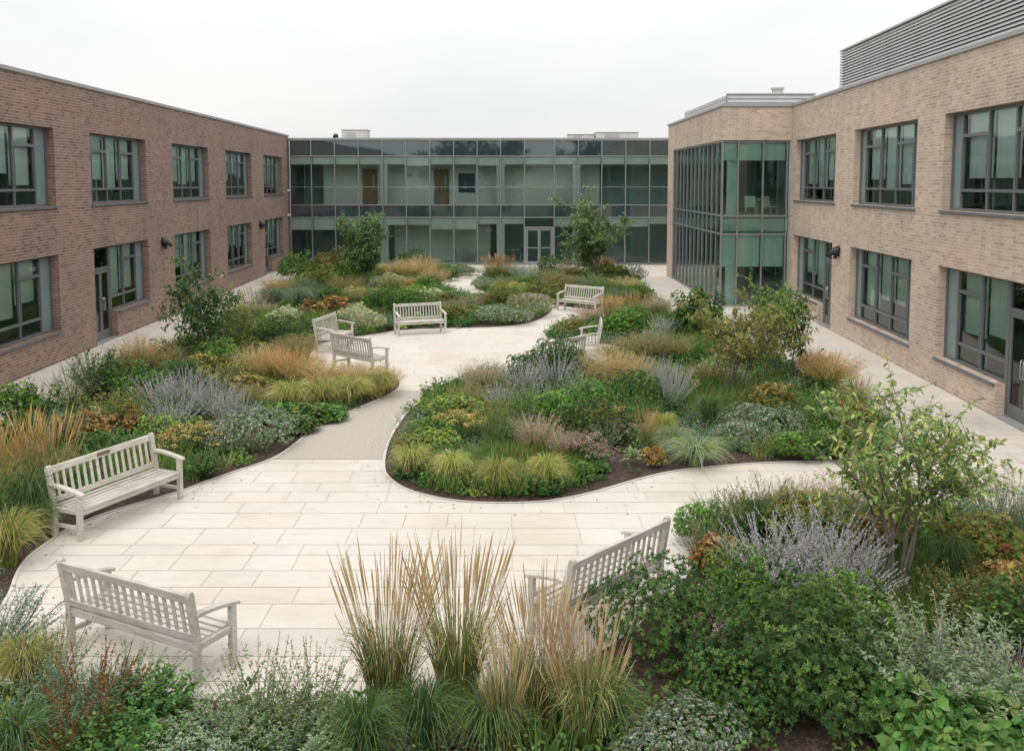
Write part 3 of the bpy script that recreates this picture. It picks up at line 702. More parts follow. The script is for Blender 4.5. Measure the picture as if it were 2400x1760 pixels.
# ------------------------------------------------------------ plants
def jit(c,n,rng,s=.16,hue=.06):
    c=np.asarray(c,float); f=1+rng.normal(0,s,(n,1)); return np.clip(c*f*(1+rng.normal(0,hue,(n,3))),.004,.9)
def pick(cols,wts,n,rng):
    cols=np.array(cols,float); w=np.array(wts,float); return cols[rng.choice(len(cols),n,p=w/w.sum())]
def unit(v): return v/(np.linalg.norm(v,axis=-1,keepdims=True)+1e-9)
def leaves(P0,D,L,W,C,rng,roll=None,fold=.12,droop=.12):
    """rhombic leaves: base P0, direction D, length L, width W"""
    n=len(P0); D=unit(D); up=np.tile([0,0,1.],(n,1))+rng.normal(0,.35,(n,3)); S=unit(np.cross(D,up)); Nn=np.cross(S,D)
    L=np.broadcast_to(L,(n,))[:,None]; W=np.broadcast_to(W,(n,))[:,None]
    dr=np.array([0,0,1])*L*droop; t=P0+D*L-dr
    if np.mean(W/L)>.3:                                  # broad leaves: two halves folded along the midrib
        q=[P0+D*L*f-dr*f*f for f in (.28,.68)]
        l1=q[0]+S*W*.46+Nn*W*fold; l2=q[1]+S*W*.42+Nn*W*fold; r1=q[0]-S*W*.46+Nn*W*fold; r2=q[1]-S*W*.42+Nn*W*fold
        return np.concatenate([np.stack([P0,l1,l2,t],1),np.stack([P0,t,r2,r1],1)]),np.concatenate([C,C*.94])
    mid=P0+D*L*.48
    a=mid+S*W*.5+Nn*W*fold; b=mid-S*W*.5+Nn*W*fold
    return np.stack([P0,a,t,b],1),C
def ribbons(Pts,W,C,S=None,rng=None):
    """Pts (n,k,3) polylines -> quads with width W (n,k); C (n,k,3)"""
    n,k,_=Pts.shape; T=Pts[:,-1]-Pts[:,0]
    if S is None:
        a=rng.uniform(0,2*np.pi,n); S=np.stack([np.cos(a),np.sin(a),np.zeros(n)],1)
        S=unit(np.cross(T,S)); 
    A=Pts+S[:,None,:]*W[...,None]*.5; B=Pts-S[:,None,:]*W[...,None]*.5
    V=np.stack([A[:,:-1],B[:,:-1],B[:,1:],A[:,1:]],2).reshape(-1,4,3)
    CC=np.stack([C[:,:-1],C[:,:-1],C[:,1:],C[:,1:]],2).reshape(-1,4,3)
    return V,CC
def c4(C): return np.repeat(C[:,None,:],4,1) if C.ndim==2 else C
class PL:
    def __init__(s): s.d={}
    def add(s,part,V,C): s.d.setdefault(part,[]).append((V,c4(C)))
    def make(s,name):
        r=empty(name)
        for part,l in s.d.items():
            V=np.concatenate([a for a,_ in l]); C=np.concatenate([b for _,b in l])
            mat=M['leaf'] if part in ('foliage','blades','leaves','crown') else M['petal']
            link(part,npmesh(part,V,C,[mat]),r)
        remember(r); return r

def blades(rng,n,h,spread,cols,wts,r0=.08,arch=1.0,k=5,w=.008,tip=None,lean=1.0):
    a=rng.uniform(0,2*np.pi,n); q=np.sqrt(rng.uniform(0,1,n)); hh=h*rng.uniform(.55,1.05,n); out=spread*(.15+.85*rng.uniform(0,1,n)**.8)
    t=np.linspace(0,1,k)[None,:]
    rad=(q*r0)[:,None]+out[:,None]*(t**1.6)*lean
    z=hh[:,None]*(np.sin(t*np.pi*(.5+.28*arch*((out/spread)*rng.uniform(.35,1.25,n))[:,None])))/1.0
    az=a[:,None]+rng.normal(0,.25,n)[:,None]*t
    Pt=np.stack([np.cos(az)*rad,np.sin(az)*rad,z],2)
    W=w*(1-.85*t**1.5)*rng.uniform(.7,1.3,n)[:,None]
    C=np.repeat(jit(pick(cols,wts,n,rng),n,rng)[:,None,:],k,1)
    if tip is not None:
        f=(np.clip((t-.45)/.55,0,1)*rng.uniform(.2,1,n)[:,None])[...,None]; C=C*(1-f)+np.array(tip)*f
    return ribbons(Pt,np.broadcast_to(W,(n,k)),C,rng=rng)
def spikes(rng,n,h,top,cols,w=.02,plume=.3,k=6,r0=.12,stemw=.004,stemcol=(.30,.27,.13),wob=.02):
    """stiff stems ending in narrow feathery plumes; top = spread radius at the tip"""
    a=rng.uniform(0,2*np.pi,n); q=np.sqrt(rng.uniform(0,1,n)); hh=h*rng.uniform(.62,1.03,n)
    t=np.linspace(0,1,k)[None,:]
    rad=(q*r0)[:,None]+(q*top)[:,None]*t**1.3
    Pt=np.stack([np.cos(a)[:,None]*rad+rng.normal(0,wob,n)[:,None]*t**2,np.sin(a)[:,None]*rad+rng.normal(0,wob,n)[:,None]*t**2,hh[:,None]*t],2)
    sc_=jit(stemcol,n,rng); V1,C1=ribbons(Pt,np.full((n,k),stemw),np.repeat(sc_[:,None,:],k,1),rng=rng)
    # plume: two crossed ribbons plus flecks
    kk=5; u=np.linspace(0,1,kk)
    base=Pt[:,-1]; d=unit(Pt[:,-1]-Pt[:,-2]); ln=(hh*plume)[:,None]
    PP=base[:,None,:]-d[:,None,:]*(ln*(1-u))[...,None]*1.0
    pc=jit(pick(cols,[1]*len(cols),n,rng),n,rng,.12)
    prof=np.array([.15,.8,1,.75,.08]); W=w*prof[None,:]*rng.uniform(.6,1.2,n)[:,None]
    out=[]
    for s in range(2): out.append(ribbons(PP,W*.62,np.repeat(pc[:,None,:],kk,1),rng=rng))
    m=10; tt=rng.uniform(.05,.95,(n,m)); bp=base[:,None,:]-d[:,None,:]*(ln*(1-tt))[...,None]
    dd=d[:,None,:]*.9+rng.normal(0,.33,(n,m,3)); Lf=w*rng.uniform(.9,1.7,(n*m,))
    Vf,Cf=leaves(bp.reshape(-1,3),dd.reshape(-1,3),Lf,w*.22,jit(np.repeat(pc,m,0),n*m,rng,.12),rng)
    out.append((Vf,c4(Cf)))
    return (V1,C1),(np.concatenate([o[0] for o in out]),np.concatenate([o[1] for o in out]))
def stems(rng,n,h,spread,r0=.1,k=6,curve=1.2,hv=(.65,1.05)):
    a=rng.uniform(0,2*np.pi,n); q=np.sqrt(rng.uniform(0,1,n)); hh=h*rng.uniform(hv[0],hv[1],n)*(1-.22*q**2)
    t=np.linspace(0,1,k)[None,:]
    rad=(q*r0)[:,None]+(q*spread)[:,None]*t**curve; az=a[:,None]+rng.normal(0,.3,n)[:,None]*t
    return np.stack([np.cos(az)*rad,np.sin(az)*rad,hh[:,None]*t],2)
def along(Pt,T):
    """points and directions at parameters T (n,m) along polylines"""
    n,k,_=Pt.shape; f=T*(k-1); i=np.clip(f.astype(int),0,k-2); fr=(f-i)[...,None]; r=np.arange(n)[:,None]
    A=Pt[r,i];B=Pt[r,i+1]; return A*(1-fr)+B*fr, unit(B-A)
def stemplant(rng,n,h,spread,m,ll,lw,cols,wts=None,t0=.12,flower=None,fcols=None,ftop=.3,fm=12,fl=.02,cap=None,capcols=None,capr=.05,capn=16,angle=.9,topcol=None,curve=1.2,r0=.1,stemcol=(.12,.13,.06),stemw=.005,droop=.15):
    p=PL(); Pt=stems(rng,n,h,spread,r0,curve=curve)
    k=Pt.shape[1]; sc_=jit(stemcol,n,rng); p.add('stems',*ribbons(Pt,np.full((n,k),stemw),np.repeat(sc_[:,None,:],k,1),rng=rng))
    tmax=1-ftop if flower else 1
    T=rng.uniform(t0,tmax,(n,m)); B,D=along(Pt,T); B=B.reshape(-1,3);D=D.reshape(-1,3); N_=len(B)
    side=unit(rng.normal(0,1,(N_,3))*[1,1,.3]); dd=D*(1-angle*.6)+side*angle
    C=jit(pick(cols,wts or [1]*len(cols),N_,rng),N_,rng)
    if topcol is not None:
        f=np.clip((T.reshape(-1,1)-.5)/.5,0,1)*.8; C=C*(1-f)+np.array(topcol)*f
    p.add('foliage',*leaves(B,dd,ll*rng.uniform(.6,1.2,N_)*(1.15-.5*T.reshape(-1)),lw*rng.uniform(.7,1.2,N_),C,rng,droop=droop))
    if flower:
        T=1-ftop*rng.uniform(0,1,(n,fm))**1.2; B,D=along(Pt,T); B=B.reshape(-1,3);D=D.reshape(-1,3);N_=len(B)
        side=unit(rng.normal(0,1,(N_,3))); taper=(1.15-(T.reshape(-1)-(1-ftop))/ftop*.7)
        p.add('flower_spikes',*leaves(B,D*.8+side*.75,fl*taper*rng.uniform(.6,1.3,N_),fl*.38,jit(pick(fcols,[1]*len(fcols),N_,rng),N_,rng,.14),rng))
    if cap:
        tips=Pt[:,-1]; m2=capn; N_=n*m2
        if cap=='ball': off=unit(rng.normal(0,1,(n,m2,3)))*capr*rng.uniform(.3,1,(n,m2,1)); dr=off
        else:
            aa=rng.uniform(0,2*np.pi,(n,m2)); rr=capr*np.sqrt(rng.uniform(0,1,(n,m2))); off=np.stack([np.cos(aa)*rr,np.sin(aa)*rr,rng.normal(0,.006,(n,m2))-rr*.25],2); dr=off*1.2+np.array([0,0,.02])
        q=(tips[:,None,:]+off).reshape(-1,3); s=capr*(.5 if cap=='ball' else .55)
        pc=jit(pick(capcols,[1]*len(capcols),n,rng),n,rng,.12)
        p.add('flower_heads',*leaves(q,dr.reshape(-1,3)+rng.normal(0,.01,(N_,3)),s*rng.uniform(.6,1.2,N_),s*.7,jit(np.repeat(pc,m2,0),N_,rng,.12),rng,droop=.05))
    return p
def lump(rng,U,amp=.16):
    s=np.zeros(len(U))
    for _ in range(7):
        k=rng.normal(0,3.2,3); s+=np.sin(U@k+rng.uniform(0,6.28))
    return 1+amp*s/2.2
def mound(rng,n,m,h,w,ll,lw,cols,wts=None,new=None,newp=.15,depth=.45,elev=.7,low=-.12,amp=.16,upk=.35,stalks=0,part='foliage',cl=None):
    """whorls of leaves through the outer shell of a lumpy dome"""
    p=PL(); U=unit(rng.normal(0,1,(n*3,3))); U=U[U[:,2]>low][:n]; n=len(U)
    rr=lump(rng,U,amp)*(1-depth*rng.uniform(0,1,n)**1.8)
    z0=h*.36; Cn=np.stack([U[:,0]*rr*w/2,U[:,1]*rr*w/2,z0+U[:,2]*rr*(h-z0)],1)
    Cn[:,2]=np.maximum(Cn[:,2],.03)
    ax=unit(U+np.array([0,0,upk])+rng.normal(0,.22,(n,3)))
    a=unit(np.cross(ax,rng.normal(0,1,(n,3)))); b=np.cross(ax,a)
    th=(np.arange(m)*2.399+rng.uniform(0,6.28,(n,1)))
    el=elev+rng.normal(0,.22,(n,m)); 
    D=(np.cos(th)[...,None]*a[:,None]+np.sin(th)[...,None]*b[:,None])*np.cos(el)[...,None]+ax[:,None]*np.sin(el)[...,None]
    pos=Cn[:,None]+ax[:,None]*(ll*.3*rng.uniform(-1,.6,(n,m,1)))
    base=jit(pick(cols,wts or [1]*len(cols),n,rng),n,rng,.15)
    if new is not None:
        f=(rng.uniform(0,1,n)<newp*(1+U[:,2])); base[f]=jit(new,f.sum(),rng,.15)
    C=jit(np.repeat(base,m,0),n*m,rng,.12,.04)
    sz=np.repeat(rng.uniform(.7,1.2,n),m)
    p.add(part,*leaves(pos.reshape(-1,3),D.reshape(-1,3),ll*sz*rng.uniform(.75,1.15,n*m),lw*sz,C,rng,droop=.1))
    if stalks:
        i=rng.choice(n,stalks); e=Cn[i]; Pt=np.stack([np.concatenate([e[:,:2]*t**1.3*1.0,(e[:,2]*t)[:,None]],1) for t in (0.0,.4,.75,1)],1)
        Pt[:,0,:2]+=rng.normal(0,.04,(stalks,2)); p.add('stems',*ribbons(Pt,np.full((stalks,4),.012),np.tile(np.array([.16,.13,.09]),(stalks,4,1)),rng=rng))
    return p

def tree(rng,name,h,w,ns,cols,wts,ll=.07,lw=.035,dens=1.0,start=.35,trunk=.022,bare=.3,twig=9):
    """multi-stemmed small tree: bark mesh and leafy crown mesh"""
    tubes=MB(); LP=[];LD=[]
    def grow(p,d,L,r,lev):
        K=5 if lev<2 else 3; pts=[p]; q=p.copy(); dd=d.copy()
        for i in range(K):
            dd=unit(dd+rng.normal(0,.10 if lev==0 else .2,3)+np.array([0,0,.05 if lev<2 else .02])); q=q+dd*L/K; pts.append(q.copy())
        tubes.tube(pts,[r*(1-.6*i/K) for i in range(K+1)],5 if lev<2 else 3,cap=False)
        pts=np.array(pts)
        def at(t):
            f=t*K; i=min(int(f),K-1); return pts[i]*(1-(f-i))+pts[i+1]*(f-i), unit(pts[i+1]-pts[i])
        if lev<2:
            nb=int((8 if lev==0 else 7)*dens+rng.uniform(0,1.5))
            for b in range(nb):
                t=start+(1-start)*(b+rng.uniform(.1,.9))/nb if lev==0 else rng.uniform(.2,1)
                o,td=at(min(t,.99)); s=unit(rng.normal(0,1,3)*[1,1,.45]+[0,0,.25])
                nd=unit(td*.55+s*.8); grow(o,nd,L*(.52-.22*t if lev==0 else .5)*rng.uniform(.7,1.2),r*.45,lev+1)
        if lev>=1:
            m=int(twig*1.5) if lev==2 else 7
            for j in range(m):
                t=rng.uniform(.15,1); o,td=at(min(t,.999)); s=unit(rng.normal(0,1,3)); LP.append(o); LD.append(unit(td*.5+s*.8))
    for i in range(ns):
        a=2*math.pi*(i+rng.uniform(-.3,.3))/ns; tilt=rng.uniform(.12,.42)*(w/h)
        d=np.array([math.cos(a)*tilt,math.sin(a)*tilt,1.]); 
        grow(np.array([math.cos(a)*.06,math.sin(a)*.06,0.]),unit(d),h*rng.uniform(.72,1.0),trunk*rng.uniform(.7,1.15),0)
    LP=np.array(LP);LD=np.array(LD); V=np.array(tubes.v)
    # settle to the wanted overall size
    hi=np.percentile(LP[:,2],99.6); wi=np.percentile(np.abs(LP[:,:2]),98)*2
    k=np.array([w/wi,w/wi,h/hi]); LP=LP*k
    tubes.v=[tuple(p) for p in V*k]
    n=len(LP)
    zf=LP[:,2]/h; C=jit(np.minimum(pick(cols,wts,n,rng)*1.4,.6),n,rng,.18)
    r=empty(name); tubes.build('trunk',M['bark'],r,smooth=True)
    VV,CC=leaves(LP,LD,ll*rng.uniform(.6,1.2,n),lw*rng.uniform(.7,1.2,n),C,rng,droop=.2)
    link('crown',npmesh('crown',VV,CC,[M['leaf']]),r); remember(r); return r

G_={'dark':(.042,.098,.030),'dark2':(.060,.130,.040),'mid':(.10,.185,.05),'fresh':(.165,.275,.062),'lime':(.31,.37,.085),'olive':(.20,.22,.065),'olive2':(.28,.265,.095),
    'grey':(.21,.27,.165),'grey2':(.30,.345,.235),'silver':(.41,.44,.37),'blue':(.10,.20,.13),'blue2':(.16,.265,.19),
    'tan':(.62,.47,.25),'tan2':(.70,.57,.35),'gold':(.56,.39,.14),'orange':(.60,.37,.16),'rust':(.34,.14,.05),'brown':(.20,.12,.06),
    'lilac':(.49,.46,.53),'lilac2':(.60,.57,.61),'pink':(.50,.35,.31),'pink2':(.62,.49,.42),'yellow':(.56,.45,.13),'seed':(.07,.045,.035)}
g=lambda *k:[G_[q] for q in k]
def reed(seed,pal,n=125,h=1.5,top=.34,w=.021):
    rng=np.random.default_rng(seed); p=PL()
    p.add('blades',*blades(rng,340,h*.56,.40,g('mid','olive','dark2','olive2'),[3,3,2,2],.16,.9,6,.009,tip=G_['tan']))
    (a,b),(c,d)=spikes(rng,n,h,top,pal,w,.30,r0=.15,stemcol=(.38,.31,.15)); p.add('stems',a,b); p.add('plumes',c,d); return p
def fountain(seed,cols,wts,tip,n=850,h=.5,s=.48,w=.009):
    rng=np.random.default_rng(seed); p=PL(); p.add('blades',*blades(rng,n,h,s,cols,wts,.07,1.35,6,w,tip=tip)); return p
def haze_grass(seed,pal,base,h=.85,n=260):
    rng=np.random.default_rng(seed); p=PL()
    p.add('blades',*blades(rng,560,h*.6,.42,base,[1]*len(base),.14,1.1,5,.009,tip=G_['gold']))
    Pt=stems(rng,n,h,.46,.12,k=6,curve=1.5); k=6
    p.add('stems',*ribbons(Pt,np.full((n,k),.0035),np.repeat(jit(pal[0],n,rng)[:,None,:],k,1),rng=rng))
    T=1-.42*rng.uniform(0,1,(n,18)); B,D=along(Pt,T); B=B.reshape(-1,3)+rng.normal(0,.022,(n*18,3)); D=D.reshape(-1,3)
    p.add('plumes',*leaves(B,D+rng.normal(0,.6,D.shape),.035*rng.uniform(.6,1.3,len(B)),.007,jit(pick(pal,[1]*len(pal),len(B),rng),len(B),rng,.14),rng)); return p
def r_(s): return np.random.default_rng(s)
KIND={}   # name -> (builder, width, height, object name, category)
def K_(key,fn,w,h,nm,cat): KIND[key]=(fn,w,h,nm,cat)
K_('reed',[lambda s=s:reed(s,g('tan','tan2')) for s in (1,2,3)],.95,1.5,'feather_reed_clump','ornamental reed')
K_('reedo',[lambda s=s:reed(s,g('orange','gold','tan'),100,1.3,.36,.024) for s in (4,5)],1.0,1.3,'feather_reed_clump','ornamental reed')
K_('sedge',[lambda s=s:fountain(s,g('lime','olive','fresh','olive2'),[3,2,2,2],G_['tan']) for s in (11,12,13)],1.0,.5,'sedge_tussock','sedge')
K_('grass',[lambda s=s:fountain(s,g('mid','dark2','dark','blue'),[2,3,2,2],G_['olive'],620,.62,.50,.010) for s in (14,15)],1.05,.62,'green_tussock','sedge')
K_('bgrass',[lambda:fountain(16,g('blue','grey','mid'),[2,2,1],G_['silver'],680,.6,.55)],1.1,.6,'blue_tussock','sedge')
K_('lineg',[lambda:fountain(17,g('grey','olive','grey2','fresh'),[3,2,2,1],G_['grey2'],700,.42,.6,.014)],1.2,.42,'arching_tussock','sedge')
K_('haze',[lambda s=s:haze_grass(s,g('tan','gold','tan2'),g('olive','lime','olive2')) for s in (21,22,23)],1.05,.85,'hair_reed_clump','ornamental reed')
K_('hazeo',[lambda s=s:haze_grass(s,g('orange','gold','tan'),g('olive','mid','olive2')) for s in (24,25)],1.05,.85,'hair_reed_clump','ornamental reed')
K_('hazep',[lambda:haze_grass(26,g('pink2','pink','tan'),g('olive','mid','grey'),.8,170)],1.0,.8,'pink_reed_clump','ornamental reed')
K_('hazeb',[lambda s=s:haze_grass(s,g('olive2','olive','tan','pink'),g('olive','mid','mid'),.7,200) for s in (27,28)],1.05,.7,'meadow_tussock','sedge')
def sage(s): return stemplant(r_(s),95,1.0,.55,34,.05,.011,g('grey','grey2','mid'),[3,2,1],.08,True,g('lilac','lilac2','silver'),.45,44,.03,curve=1.3,stemcol=(.36,.36,.32),stemw=.006,angle=.7)
K_('sage',[lambda s=s:sage(s) for s in (31,32,33)],1.15,1.0,'lilac_sage','flowering perennial')
K_('button',[lambda s=s:mound(r_(s),900,12,.55,1.25,.028,.018,g('grey','grey2','grey'),None,G_['silver'],.18,.30,.5,-.1,.13,.3) for s in (41,42)],1.3,.58,'grey_mound_shrub','shrub')
K_('pale',[lambda:mound(r_(43),800,12,.6,1.2,.038,.012,[(.33,.32,.22),(.40,.37,.28),(.24,.26,.15)],None,(.5,.45,.36),.25,.3,.7,-.1,.1,.4)],1.25,.62,'pale_mound_shrub','shrub')
K_('shrub',[lambda s=s:mound(r_(s),1350,11,1.0,1.5,.048,.0155,g('dark','dark2','mid'),[2,5,2],(.125,.205,.06),.20,.5,.45,-.25,.2,.35,stalks=30) for s in (51,52,53)],1.6,1.05,'evergreen_shrub','shrub')
K_('shrubf',[lambda s=s:mound(r_(s),900,8,.8,1.2,.052,.024,g('mid','dark2','fresh'),[3,2,2],G_['fresh'],.25,.5,.5,-.2,.22,.4,stalks=24) for s in (54,55)],1.3,.85,'leafy_shrub','shrub')
K_('round',[lambda:mound(r_(56),700,9,.85,1.1,.045,.018,g('dark','dark2','mid','olive'),[3,4,2,1],G_['olive'],.12,.45,.5,-.3,.1,.3)],1.2,.88,'clipped_round_shrub','shrub')
K_('olive',[lambda s=s:mound(r_(s),800,8,.7,1.1,.06,.022,g('olive','mid','fresh'),[3,2,1],G_['olive2'],.3,.5,.55,-.2,.24,.4,stalks=20) for s in (57,58)],1.2,.75,'olive_green_shrub','shrub')
K_('vari',[lambda:mound(r_(59),380,9,.8,1.0,.085,.022,[(.40,.45,.25),(.25,.34,.16),(.50,.52,.33)],None,(.55,.55,.38),.25,.5,.8,-.1,.2,.7)],1.1,.85,'pale_leaved_shrub','shrub')
K_('broad',[lambda s=s:mound(r_(s),230,5,.35,.95,.12,.08,[(.12,.215,.06),(.085,.165,.045),(.16,.24,.07)],[4,4,1],(.19,.26,.08),.10,.5,.15,.0,.15,1.2) for s in (61,62)],1.1,.42,'broad_leaved_plant','perennial')
K_('bronze',[lambda:mound(r_(63),330,6,.45,.8,.085,.05,[(.26,.13,.06),(.20,.20,.07),(.16,.11,.06),(.38,.24,.10)],[3,4,2,2],(.42,.30,.12),.2,.6,.3,-.1,.22,.8)],.9,.5,'bronze_leaved_plant','perennial')
K_('gold',[lambda:mound(r_(64),420,6,.5,.85,.07,.035,[(.36,.29,.11),(.28,.265,.095),(.22,.24,.07),(.16,.20,.055)],[2,3,3,2],(.44,.36,.13),.25,.6,.4,-.1,.22,.8)],.95,.55,'gold_leaved_plant','perennial')
K_('feather',[lambda s=s:stemplant(r_(s),130,.6,.5,46,.055,.007,g('mid','fresh','blue','dark2'),None,.1,curve=1.1,angle=.75,topcol=G_['fresh']) for s in (65,66)],1.1,.6,'feathery_perennial','perennial')
K_('bfeather',[lambda:stemplant(r_(67),130,.65,.5,44,.06,.009,g('blue','blue2','grey'),None,.1,curve=1.1,angle=.75,topcol=G_['blue2'])],1.1,.65,'blue_green_perennial','perennial')
K_('willow',[lambda s=s:stemplant(r_(s),85,.95,.60,44,.062,.015,g('grey','grey2','mid'),[3,2,2],.08,curve=1.25,angle=.85,topcol=(.27,.32,.20),stemcol=(.26,.27,.2)) for s in (68,69)],1.25,.95,'grey_leaved_perennial','perennial')
K_('seed',[lambda s=s:stemplant(r_(s),75,.8,.48,30,.045,.016,g('mid','grey','olive'),None,.08,cap='ball',capcols=g('seed','brown'),capr=.016,capn=8,curve=1.25,angle=.9,topcol=G_['grey'],stemcol=(.2,.17,.1)) for s in (71,72)],1.05,.8,'seed_head_perennial','perennial')
K_('seedp',[lambda:stemplant(r_(73),80,.8,.5,24,.05,.012,g('olive','grey','mid'),None,.08,cap='ball',capcols=g('pink','pink2','brown'),capr=.028,capn=12,curve=1.2,stemcol=(.3,.26,.18))],1.05,.8,'seed_head_perennial','perennial')
K_('yarrow',[lambda:stemplant(r_(74),60,.5,.42,36,.06,.014,g('mid','grey','fresh'),None,.05,cap='flat',capcols=[(.50,.40,.12),(.42,.36,.12),(.56,.42,.16)],capr=.062,capn=26,curve=1.2,angle=.9)],.95,.5,'yarrow','flowering perennial')
K_('sedum',[lambda s=s:stemplant(r_(s),42,.45,.3,16,.055,.035,g('grey','mid','blue2'),None,.1,cap='flat',capcols=[(.36,.22,.18),(.42,.29,.25),(.30,.2,.17)],capr=.055,capn=26,curve=1.1) for s in (75,76)],.72,.45,'stonecrop','flowering perennial')
K_('rust',[lambda:stemplant(r_(77),46,.85,.38,34,.05,.014,g('mid','olive','brown'),None,.05,True,g('rust','brown','brown'),.42,50,.03,curve=1.2,stemcol=(.2,.12,.07))],.85,.85,'rust_flower_spikes','flowering perennial')
K_('leafy',[lambda s=s:stemplant(r_(s),75,.8,.5,24,.085,.038,g('dark2','mid','fresh'),[3,3,1],.1,curve=1.15,angle=.95) for s in (78,79)],1.1,.8,'leafy_perennial','perennial')
K_('ostem',[lambda:stemplant(r_(80),80,.75,.45,30,.06,.018,g('olive','olive2','mid'),None,.08,cap='ball',capcols=g('brown','olive2'),capr=.02,capn=8,curve=1.2,topcol=G_['olive2'])],1.0,.75,'olive_perennial','perennial')
K_('greenfl',[lambda s=s:mound(r_(s),560,13,.5,1.0,.034,.022,g('fresh','grey','lime'),[3,2,1],G_['lime'],.3,.35,.3,-.05,.16,.7) for s in (81,)],1.05,.55,'green_flowered_mound','perennial')
def rosette(s):
    rng=r_(s); p=PL(); n=46; a=rng.uniform(0,6.28,n); el=rng.uniform(.15,1.3,n)
    D=np.stack([np.cos(a)*np.cos(el),np.sin(a)*np.cos(el),np.sin(el)],1); p.add('leaves',*leaves(np.tile([0,0,.12],(n,1))+rng.normal(0,.015,(n,3)),D,.22,.045,jit((.26,.36,.17),n,rng),rng,droop=.25)); return p
K_('rosette',[lambda:rosette(83)],.42,.32,'rosette_plant','perennial')
def deadst(s): return stemplant(r_(s),26,.8,.4,6,.03,.008,g('grey2','tan','lilac'),None,.4,stemcol=(.38,.35,.33),stemw=.008,curve=1.0)
K_('bare',[lambda:deadst(88)],.85,.8,'bare_stemmed_plant','perennial')
PROTO={}
USED=set(); ROT=random.Random(11)
def plant(key,px,ytop,h,w,label,group=None,rot=None):
    """px,ytop: where the top of the plant is seen; h,w real size in metres"""
    fns,pw,ph,nm,cat=KIND[key]; vi=ROT.randrange(len(fns)); k=(key,vi)
    x,y=ground_at(px*1.0652,ytop*1.0652,h*.93)
    if k not in PROTO: PROTO[k]=fns[vi]().make(nm); o=PROTO[k]
    else: o=copy_tree(PROTO[k])
    s=w/pw*1.12; o.scale=(s,s,h/ph*1.06); o.location=(x,y,.012); o.rotation_euler=(0,0,ROT.uniform(0,6.28) if rot is None else rot)
    tag(o,label,cat,group)
    if not any(inpoly(x,y,b) for b in BEDS.values()): print('OUT',key,label,round(x,2),round(y,2))
    SPOTS.append((x,y,w)); return o
SPOTS=[]
